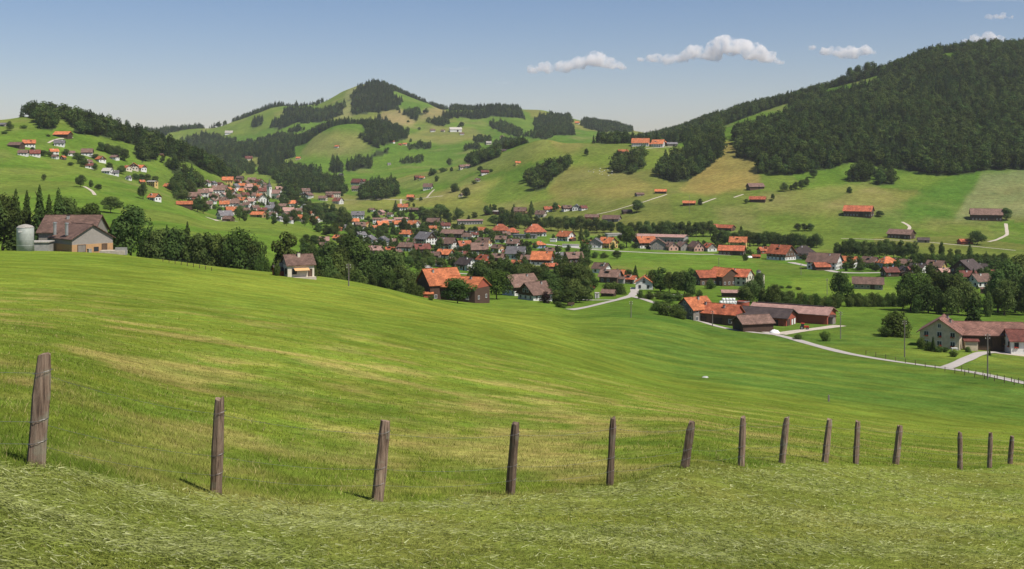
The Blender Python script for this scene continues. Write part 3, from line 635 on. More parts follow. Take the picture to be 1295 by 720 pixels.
ribbon('slope_track', [(886,258),(897,254),(905,251)], 2.6, 'gravel', lift=.15)
ribbon('slope_track', [(928,250),(940,246)], 2.6, 'gravel', lift=.15)
ribbon('slope_track', [(432,253),(480,252),(535,251),(560,248)], 3, 'gravel', lift=.15)
ribbon('slope_track', [(540,250),(544,245),(549,240)], 3, 'gravel', lift=.15)
ribbon('slope_track', [(507,262),(507,252)], 3, 'gravel', lift=.15)
ribbon('slope_track', [(795,194),(810,189),(830,187),(850,186)], 3, 'gravel', lift=.15)
ribbon('slope_track', [(106,236),(112,239),(118,243),(120,247)], 2.8, 'gravel', lift=.15)
ribbon('slope_track', [(61,181),(68,177),(80,175),(92,174)], 2.6, 'gravel', lift=.15)
ribbon('slope_track', [(395,234),(400,232),(415,230)], 5, 'gravel', lift=.15)
ribbon('church_road', [(262,275),(268,277),(276,280),(300,280)], 4, 'gravel', lift=.15)

# ------------------------------------------------------------------ camera, light, air, clouds
cam = bpy.data.cameras.new('camera'); co = bpy.data.objects.new('camera', cam); link(co); scene.camera = co
cam.sensor_width = 36; cam.lens = F/1295*36; cam.shift_y = -(360-HZ)/1295; cam.clip_start = .1; cam.clip_end = 60000
co.location = (0,0,0); co.rotation_euler = (R(90),0,0)
SUN = np.array((.70,-.54,0)); SUN /= np.linalg.norm(SUN); ELEV = R(56); SV = np.array((SUN[0]*math.cos(ELEV), SUN[1]*math.cos(ELEV), math.sin(ELEV)))
from mathutils import Vector
sl = bpy.data.lights.new('sun', 'SUN'); so = bpy.data.objects.new('sun', sl); link(so); so.location = (0,0,60); sl.energy = 4.7; sl.angle = R(.5); sl.color = (1,.945,.85)
so.rotation_euler = Vector(SV).to_track_quat('Z', 'Y').to_euler()
w = bpy.data.worlds.new('World'); scene.world = w; w.use_nodes = True; n = w.node_tree.nodes; l = w.node_tree.links; n.clear()
sky = n.new('ShaderNodeTexSky'); sky.sky_type = 'NISHITA'; sky.sun_disc = False; sky.sun_elevation = ELEV; sky.sun_rotation = math.atan2(SV[0], SV[1]); sky.altitude = 900
sky.air_density = 1.0; sky.dust_density = 1.2; sky.ozone_density = 1.2
bg = n.new('ShaderNodeBackground'); bg.inputs[1].default_value = .078; wo = n.new('ShaderNodeOutputWorld')
hsv = n.new('ShaderNodeHueSaturation'); hsv.inputs['Saturation'].default_value = 1.25; l.new(sky.outputs[0], hsv.inputs['Color'])
tint = n.new('ShaderNodeMixRGB'); tint.blend_type = 'MULTIPLY'; tint.inputs[0].default_value = 1; tint.inputs[2].default_value = (1.12,.98,1.02,1); l.new(hsv.outputs[0], tint.inputs[1]); l.new(tint.outputs[0], bg.inputs[0]); l.new(bg.outputs[0], wo.inputs[0])
scene.view_settings.view_transform = 'Standard'; scene.view_settings.look = 'None'; scene.view_settings.exposure = .28; scene.view_settings.gamma = 1
scene.render.engine = 'CYCLES'
scene.cycles.max_bounces = 10; scene.cycles.diffuse_bounces = 3; scene.cycles.volume_bounces = 8; scene.cycles.transparent_max_bounces = 6
HAZE = 1
if HAZE:
    m, n, l = newmat('haze'); out = nd(n, 'ShaderNodeOutputMaterial'); pv = nd(n, 'ShaderNodeVolumePrincipled'); pv.inputs['Density'].default_value = 3.3e-5; pv.inputs['Color'].default_value = (.88,.88,1,1); pv.inputs['Anisotropy'].default_value = .1
    l.new(pv.outputs[0], out.inputs['Volume'])
    b = MB(); b.box(-16000, 16000, -60, 8800, float(Z.min())-6, 420); o = b.build('haze', 'haze'); tag(o, 'thin pale summer haze filling the valley', 'haze', kind='stuff')

def cloud(px, py, lumps, label, Y=13000.0, dens=.006):
    s = Y/F; bm = bmesh.new(); g = random.Random(int(px))
    for lx, ly, r in lumps:
        for q in range(7):
            f = 1 if q == 0 else g.uniform(.35, .6)
            ox, oz, oy = (0, 0, 0) if q == 0 else (g.uniform(-.8, .8)*r, g.uniform(-.25, .6)*r, g.uniform(-.7, .7)*r)
            ret = bmesh.ops.create_icosphere(bm, subdivisions=3, radius=r*f*s)
            for v in ret['verts']: v.co.x += (lx+ox)*s; v.co.y += oy*s; v.co.z = max(v.co.z*.8, -.45*r*s)+(-ly+oz*.6)*s
    me = bpy.data.meshes.new('cloud'); bm.to_mesh(me); bm.free(); me.materials.append(MATS['cloudmat'])
    o = bpy.data.objects.new('cloud', me); link(o); o.location = ((px-CX)*s, Y, (HZ-py)*s)
    m = o.modifiers.new('union', 'REMESH'); m.mode = 'VOXEL'; m.voxel_size = 15; m.use_smooth_shade = True
    for sz, st in ((170, 110), (60, 62), (26, 26)):
        t = bpy.data.textures.new('puffs', 'CLOUDS'); t.noise_scale = sz; t.noise_depth = 3; t.noise_basis = 'BLENDER_ORIGINAL'
        dm = o.modifiers.new('puffs', 'DISPLACE'); dm.texture = t; dm.strength = st*(1 if dens > .003 else .25); dm.mid_level = .5; dm.texture_coords = 'GLOBAL'
    tag(o, label, 'cloud', 'white clouds over the valley')
import bmesh
m, n, l = newmat('cloudmat'); out = nd(n, 'ShaderNodeOutputMaterial'); pv = nd(n, 'ShaderNodeVolumePrincipled'); pv.inputs['Density'].default_value = .009; pv.inputs['Color'].default_value = (1,.99,.98,1); pv.inputs['Anisotropy'].default_value = 0
l.new(pv.outputs[0], out.inputs['Volume'])
tc = nd(n, 'ShaderNodeTexCoord'); nz = nd(n, 'ShaderNodeTexNoise', inp={'Scale': .011, 'Detail': 5, 'Roughness': .6}); l.new(tc.outputs['Object'], nz.inputs['Vector'])
mr = nd(n, 'ShaderNodeMapRange', inp={1: .38, 2: .64, 3: .0, 4: .018}); l.new(nz.outputs[0], mr.inputs[0]); l.new(mr.outputs[0], pv.inputs['Density'])
m, n, l = newmat('thincloud'); out = nd(n, 'ShaderNodeOutputMaterial'); pv = nd(n, 'ShaderNodeVolumePrincipled'); pv.inputs['Density'].default_value = .0012; pv.inputs['Color'].default_value = (1,.99,.98,1)
l.new(pv.outputs[0], out.inputs['Volume'])
cloud(728, 82, [(-55,7,7),(-38,5,9),(-18,3,10),(2,0,12),(24,-5,15),(44,-1,11),(57,3,7)], 'long low white cloud left of the largest one')
cloud(900, 70, [(-88,6,6),(-72,4,10),(-55,7,8),(-38,5,9),(-22,-3,13),(0,0,13),(16,-12,17),(34,-8,17),(52,-2,15),(70,3,11),(86,8,6)], 'largest white puffy cloud with two rounded humps')
cloud(1066, 66, [(-38,-5,6),(-22,0,9),(-6,2,9),(12,1,9),(28,-1,8),(40,2,5)], 'small flat white cloud above the right mountain shoulder')
cloud(1244, 48, [(-26,5,5),(-10,2,7),(6,-1,9),(18,3,6)], 'white cloud peeping over the forested summit', 14500.0)
cloud(1265, 21, [(-14,1,5),(0,0,7),(13,1,5)], 'tiny white cloud near the upper right corner')
cloud(1245, -3, [(-50,1,7),(-40,1,7),(-30,2,7),(-20,2,7),(-10,1,8),(0,1,8),(10,1,8),(20,1,8),(30,2,7),(40,2,7),(50,2,7),(60,2,6)], 'faint thin cloud cut by the top edge at right', dens=.001); bpy.data.objects['cloud.005'].data.materials[0] = MATS['thincloud']
cloud(570, 87, [(-22,0,3),(-18,0,3),(-14,1,4),(-8,1,4),(-3,1,4),(3,2,4),(8,2,4),(13,1,4),(18,0,3),(22,0,3)], 'faint grey wisp of cloud above the mountain summit', dens=.001); bpy.data.objects['cloud.006'].data.materials[0] = MATS['thincloud']
cloud(638, 105, [(-10,0,3),(-5,0,3),(0,0,4),(5,0,3),(10,0,3)], 'faint small wisp of cloud above the middle ridge', dens=.001); bpy.data.objects['cloud.007'].data.materials[0] = MATS['thincloud']
# ------------------------------------------------------------------ buildings
WINC = {}
def window_mesh(w, h, frame='trim', cross=True):
    k = (round(w, 2), round(h, 2), frame)
    if k not in WINC:
        mb = MB(); t = .12
        mb.box(-w/2, w/2, -.02, .03, 0, h, 1)
        mb.box(-w/2-t, -w/2, -.07, .04, -t, h+t, 0); mb.box(w/2, w/2+t, -.07, .04, -t, h+t, 0)
        mb.box(-w/2, w/2, -.07, .04, h, h+t, 0); mb.box(-w/2, w/2, -.13, .04, -t, 0, 0)
        if cross: mb.box(-.035, .035, -.05, .04, 0, h, 0)
        WINC[k] = mb.mesh('window', [frame, 'glass'])
    return WINC[k]
def door_mesh(w, h, mat):
    k = (round(w, 2), round(h, 2), 'door', mat)
    if k not in WINC:
        mb = MB(); mb.box(-w/2, w/2, -.04, .04, 0, h, 0); mb.box(-w/2-.1, -w/2, -.08, .05, 0, h+.1, 1); mb.box(w/2, w/2+.1, -.08, .05, 0, h+.1, 1); mb.box(-w/2, w/2, -.08, .05, h, h+.1, 1)
        WINC[k] = mb.mesh('door', [mat, 'darkframe'])
    return WINC[k]
def child(name, me, par, loc, rz):
    o = bpy.data.objects.new(name, me); link(o, par); o.location = loc; o.rotation_euler = (0,0,rz); return o
def wing(root, ox, oy, oz, L, W, h, pitch, yaw, wall, roof, over=.6, rows=2, wins=True, chim=1, hip=False, gable=None, lower=None, base=None, doors=(), wcol=None,
         wsp=3.0, ww=1.0, faces=None, density=1.0, seed=0, flat=False, found=3.0, skipgable=False, lowh=None):
    """one gabled (or hipped or flat) wing; its centre sits at (ox, oy) from the thing's base, turned by yaw"""
    g = random.Random(seed*7+int(ox*13+oy*7))
    c, s = math.cos(yaw), math.sin(yaw)
    def P(x, y): return (ox+x*c-y*s, oy+x*s+y*c)
    rh = 0 if flat else math.tan(pitch)*W/2
    top = h+rh
    mb = MB(); hl, hw = L/2, W/2
    b = -found
    if hip or flat:
        mb.box(-hl, hl, -hw, hw, b, h)
    else:
        V = [(-hl,-hw,b),(-hl,hw,b),(-hl,hw,h),(-hl,0,top),(-hl,-hw,h),(hl,-hw,b),(hl,hw,b),(hl,hw,h),(hl,0,top),(hl,-hw,h)]
        mb.v = V; mb.f = [(0,4,3,2,1),(5,6,7,8,9),(0,5,9,4),(1,2,7,6),(0,1,6,5)]; mb.m = [0]*5
    wm = [wall]
    w = mb.build('wall', wm, root, (ox, oy, oz), yaw)
    mb = MB(); t = .22; ov = over
    if flat:
        mb.box(-hl-ov*.5, hl+ov*.5, -hw-ov*.5, hw+ov*.5, h+.01, h+.3)
    elif hip:
        e = h-ov*math.tan(pitch)+.05; rl = max(hl-hw*.9, .3); x, y = hl+ov, hw+ov; tt = top+.12
        A = [(-x,-y,e),(x,-y,e),(x,y,e),(-x,y,e)]; B = [(-rl,0,tt),(rl,0,tt)]
        mb.v = A+B+[(p[0],p[1],p[2]-t) for p in A]; mb.f = [(0,1,5,4),(1,2,5),(2,3,4,5),(3,0,4),(6,7,1,0),(7,8,2,1),(8,9,3,2),(9,6,0,3),(9,8,7,6)]; mb.m = [0]*9
    else:
        tp = math.tan(pitch); x = hl+ov; y = hw+ov; e = h-ov*tp+.04; tt = top+.04
        for sgn in (-1, 1):
            A = [(-x,sgn*y,e),(x,sgn*y,e),(x,0,tt),(-x,0,tt)]; B = [(p[0],p[1],p[2]+t) for p in A]
            if sgn > 0: A = A[::-1]; B = B[::-1]
            k = len(mb.v); mb.v += A+B; mb.f += [(k+3,k+2,k+1,k),(k+4,k+5,k+6,k+7),(k,k+1,k+5,k+4),(k+1,k+2,k+6,k+5),(k+3,k,k+4,k+7)]; mb.m += [0]*5
        mb.box(-x-.02, x+.02, -.16, .16, tt+t-.08, tt+t+.07)
    rf = mb.build('roof', roof, root, (ox, oy, oz), yaw)
    for k in range(chim):
        q = g.uniform(-.6, .6)*hl; y = (.12+.1*k)*W*(-1 if c >= 0 else 1)
        zt = top - abs(y)*math.tan(pitch) if not flat else h
        m = MB(); m.box(q-.35, q+.35, y-.3, y+.3, zt-.6, zt+1.15, 0); m.box(q-.42, q+.42, y-.37, y+.37, zt+1.15, zt+1.3, 1)
        m.build('chimney', [wall if wall in ('white','cream') else 'greyconcrete', 'darkframe'], rf)
    if gable and not hip and not flat:
        for sx in (-1, 1):
            x = sx*(hl+.03); z0 = h*.96
            m = MB(); th = .05
            A = [(x,-hw+.02,z0),(x,hw-.02,z0),(x,hw-.02,h),(x,0,top-.05),(x,-hw+.02,h)]
            Bv = [(p[0]+sx*th, p[1], p[2]) for p in A]; m.v = A+Bv; m.f = [(5,6,7,8,9) if sx > 0 else (9,8,7,6,5)]+[(i, (i+1) % 5, 5+(i+1) % 5, 5+i) if sx < 0 else (5+i, 5+(i+1) % 5, (i+1) % 5, i) for i in range(5)]; m.m = [0]*6
            m.build('gable_cladding', gable, root, (ox, oy, oz), yaw)
    if lower:
        hh = lowh or 2.2; e = .05
        m = MB(); m.box(-hl-e, hl+e, -hw-e, -hw+.01, b, hh); m.box(-hl-e, hl+e, hw-.01, hw+e, b, hh); m.box(-hl-e, -hl+.01, -hw+.01, hw-.01, b, hh); m.box(hl-.01, hl+e, -hw+.01, hw-.01, b, hh)
        m.build('ground_floor_wall', lower, root, (ox, oy, oz), yaw)
    # openings, on the faces that are seen
    cx, cy = root.location.x+ox, root.location.y+oy; dl = math.hypot(cx, cy)
    FACES = [('f', 0, -hw, 0, L), ('b', 0, hw, math.pi, L), ('l', -hl, 0, -math.pi/2, W), ('r', hl, 0, math.pi/2, W)]
    for nm, fx, fy, fr, fl in FACES:
        nx, ny = math.sin(fr), -math.cos(fr)
        wx, wy = nx*c-ny*s, nx*s+ny*c
        if (wx*-cx+wy*-cy)/dl < .12: continue
        if faces and nm not in faces: continue
        pe = .09 if lower or gable else .04
        used = []
        for dn, du, dw, dh, dm in doors:
            if dn != nm: continue
            x = fx+math.cos(fr)*du+nx*pe; y = fy+math.sin(fr)*du+ny*pe; p = P(x, y)
            child('door', door_mesh(dw, dh, dm), root, (p[0], p[1], oz+.02), yaw+fr); used.append((du, dw))
        if not wins: continue
        nn = max(1, int(fl/wsp*density))
        for r in range(rows):
            zz = .95+r*2.7
            if zz+1.2 > h+.1 and nm in 'fb': break
            if zz+1.3 > top-1.0: break
            n2 = nn
            if nm in 'lr' and zz+1.2 > h and not (hip or flat): n2 = max(1, min(nn, int((top-zz-1.2)/max(math.tan(pitch), .1)*2/wsp)))
            for k in range(n2):
                u = (k-(n2-1)/2)*(fl/nn if n2 == nn else wsp*.8)
                if any(abs(u-d[0]) < d[1]/2+ww*.7 for d in used) and r == 0: continue
                x = fx+math.cos(fr)*u+nx*pe; y = fy+math.sin(fr)*u+ny*pe; p = P(x, y)
                child('window', window_mesh(ww, 1.25, wcol or ('trim' if wall in ('wood','greywood','redwood','shingle','bluewall') else 'darkframe')), root, (p[0], p[1], oz+zz), yaw+fr)
        if rows > 1 and not (hip or flat) and nm in 'lr' and rh > 2.6:
            x = fx+nx*pe; y = fy+ny*pe; p = P(x, y)
            child('window', window_mesh(.8, 1.0, 'trim'), root, (p[0], p[1], oz+h+rh*.35), yaw+fr)
    return w, rf
RN = dict(orange='orange', redorange='red-orange', brown='brown', dark='dark', grey='grey', pinkgrey='pinkish grey', palegrey='pale', maroon='dark red')
WN = dict(white='white', cream='cream', yellow='yellow', bluewall='blue', pinkwall='pinkish', wood='dark wooden', greywood='weathered wooden', redwood='reddish wooden', greyconcrete='grey', shingle='grey shingled', woodyellow='yellowish wooden')
GROUPS = dict(house='houses in the valley', barn='barns on the slopes and in the valley', shed='small sheds', hall='large halls', apartment='apartment blocks')
HP = []
def place_house(px, by, wpx, roof, wall, ori, kind, zone, ar=None, hk=1.0, k=0, **kw):
    x, y, z = hit(px, by, 150)
    g = random.Random(int(px*31+by*17))
    yaw = {'s': g.choice((-1, 1))*R(g.uniform(6, 24)), 'p': R(g.uniform(16, 32)), 'n': -R(g.uniform(16, 32)), 'g': R(g.uniform(72, 86)), 'h': -R(g.uniform(66, 82)), 'q': R(g.uniform(38, 50)), 'r': -R(g.uniform(38, 50))}[ori]
    ar = ar or dict(house=1.2, barn=1.7, shed=1.4, hall=2.3, apartment=2.4)[kind]
    wm = wpx*y/F*(1.28 if (wpx < 13 and px < 460) or zone == 'along the straight main road' and kind == 'house' else 1.12)
    va = math.atan2(x, y)
    W = wm/(ar*abs(math.cos(yaw+va))+abs(math.sin(yaw+va))); L = W*ar
    if kind == 'house': h = max(min(W*.43, 5.2), 2.5)*hk; pitch = R(g.uniform(32, 41))
    elif kind == 'apartment': h = max(W*.75, 5)*hk; pitch = R(24)
    elif kind == 'hall': h = W*.36*hk; pitch = R(9)
    else: h = W*.36*hk; pitch = R(g.uniform(27, 34))
    z += .0
    nm = dict(house='house', barn='barn', shed='shed', hall='hall', apartment='apartment_block')[kind]
    root = empty(nm, (x, y+W*.35, float(ground(x, y))))
    a = dict(rows=2 if kind in ('house',) else (3 if kind == 'apartment' else 1), chim=1 if kind in ('house', 'apartment') else 0, over=min(1.0, W*.09), wins=kind in ('house', 'apartment') or wpx > 20, seed=int(px))
    if kind in ('barn', 'shed'): a['doors'] = [('f', L*.15, W*.22, h*.8, 'darkframe'), ('r', 0, W*.26, h*.8, 'darkframe')]
    if kind == 'house' and wpx > 11: a['doors'] = [('f', L*.22, 1.1, 2.1, 'wood')]
    if kind == 'house' and wall in ('white', 'cream') and g.random() < .45 and 'gable' not in kw: a['gable'] = 'wood'
    if kind == 'house' and wall in ('wood', 'redwood', 'woodyellow', 'shingle') and g.random() < .6: a['lower'] = 'white'
    if kind == 'house' and wpx < 9: a['density'] = .6
    if kind == 'hall': a['wins'] = True; a['rows'] = 1
    a.update(kw)
    HP.append((x, y+W*.35, max(L, W)*.5+1.5)); wing(root, 0, 0, 0, L, W, h, pitch, yaw, wall, roof, **a)
    if kind == 'house' and not a.get('hip') and not a.get('flat') and wpx > 10 and g.random() < .45:
        cc, ss = math.cos(yaw), math.sin(yaw); tp = math.tan(pitch); q = g.uniform(-.22, .22)*L; yy = -W*.27; zb = h+(W/2+yy)*tp-.15
        sd = 1 if cc >= 0 else -1
        m = MB(); m.box(q-1.0, q+1.0, yy-.35, yy+1.6, zb, zb+1.35, 0); m.box(q-1.25, q+1.25, yy-.65, yy+1.9, zb+1.36, zb+1.5, 1); m.box(q-.7, q+.7, yy-.39, yy-.34, zb+.35, zb+1.15, 2)
        m.build('dormer', [wall, roof, 'glass'], root, (0,0,0), yaw)
    if kind == 'house' and wpx > 13 and g.random() < .4:
        cc, ss = math.cos(yaw), math.sin(yaw); q = (L*.5+1.4)*g.choice((-1, 1)); wing(root, q*cc, q*ss, 0, 3.4, W*.6, 2.3, R(20), yaw, g.choice((wall, 'wood', 'greyconcrete')), roof, rows=1, wins=False, chim=0, over=.35)
    if kind == 'house' and wall in ('white', 'cream') and g.random() < .5 and wpx > 12:
        # balcony on the sunny side
        c, s = math.cos(yaw), math.sin(yaw); yy = -W/2-.55
        m = MB(); m.box(-L*.32, L*.32, -.5, .5, 0, .14); m.box(-L*.32, L*.32, -.5, -.42, .14, 1.0)
        m.build('balcony', 'wood', root, (-yy*s, yy*c, min(2.75, h-1.4)), yaw)
    if zone == 'around the white church': zone = 'left of the church' if px < 285 else ('by the white church' if px < 322 else 'right beside the church')
    if zone == 'high on the left hillside': zone = 'on the upper left hillside' if px < 100 else 'lower on the left hillside'
    if zone == 'in the middle of the village': zone = 'in the village left part' if px < 545 else ('in the village centre' if px < 625 else 'below the halls')
    zone = {'on the green knoll below the church village':'on the knoll below the church','in the upper village by the apartment row':'by the upper apartment row','at the edge of the fields above the river trees':'above the river trees','below the dark forest on the right slope':'on the right slope',
      'in the row of houses at far right':'in the far right row','scattered over the far green slopes':'on the far slopes','on the hilltop left of the forest':'on the hilltop','left of the dark river trees':'left of the river trees','beside the road fork below the village':'by the road fork','downhill right of the church':'right of the church'}.get(zone, zone)
    rn = RN[roof]; wn = WN[wall]; cat = dict(house='house', barn='barn', shed='shed', hall='hall', apartment='apartment block')[kind]
    tag(root, None, cat, GROUPS[kind])
    register(root, f'{wn} {cat} with {rn} roof', f'{wn} {cat}s with {rn} roofs', zone, px)
    return root
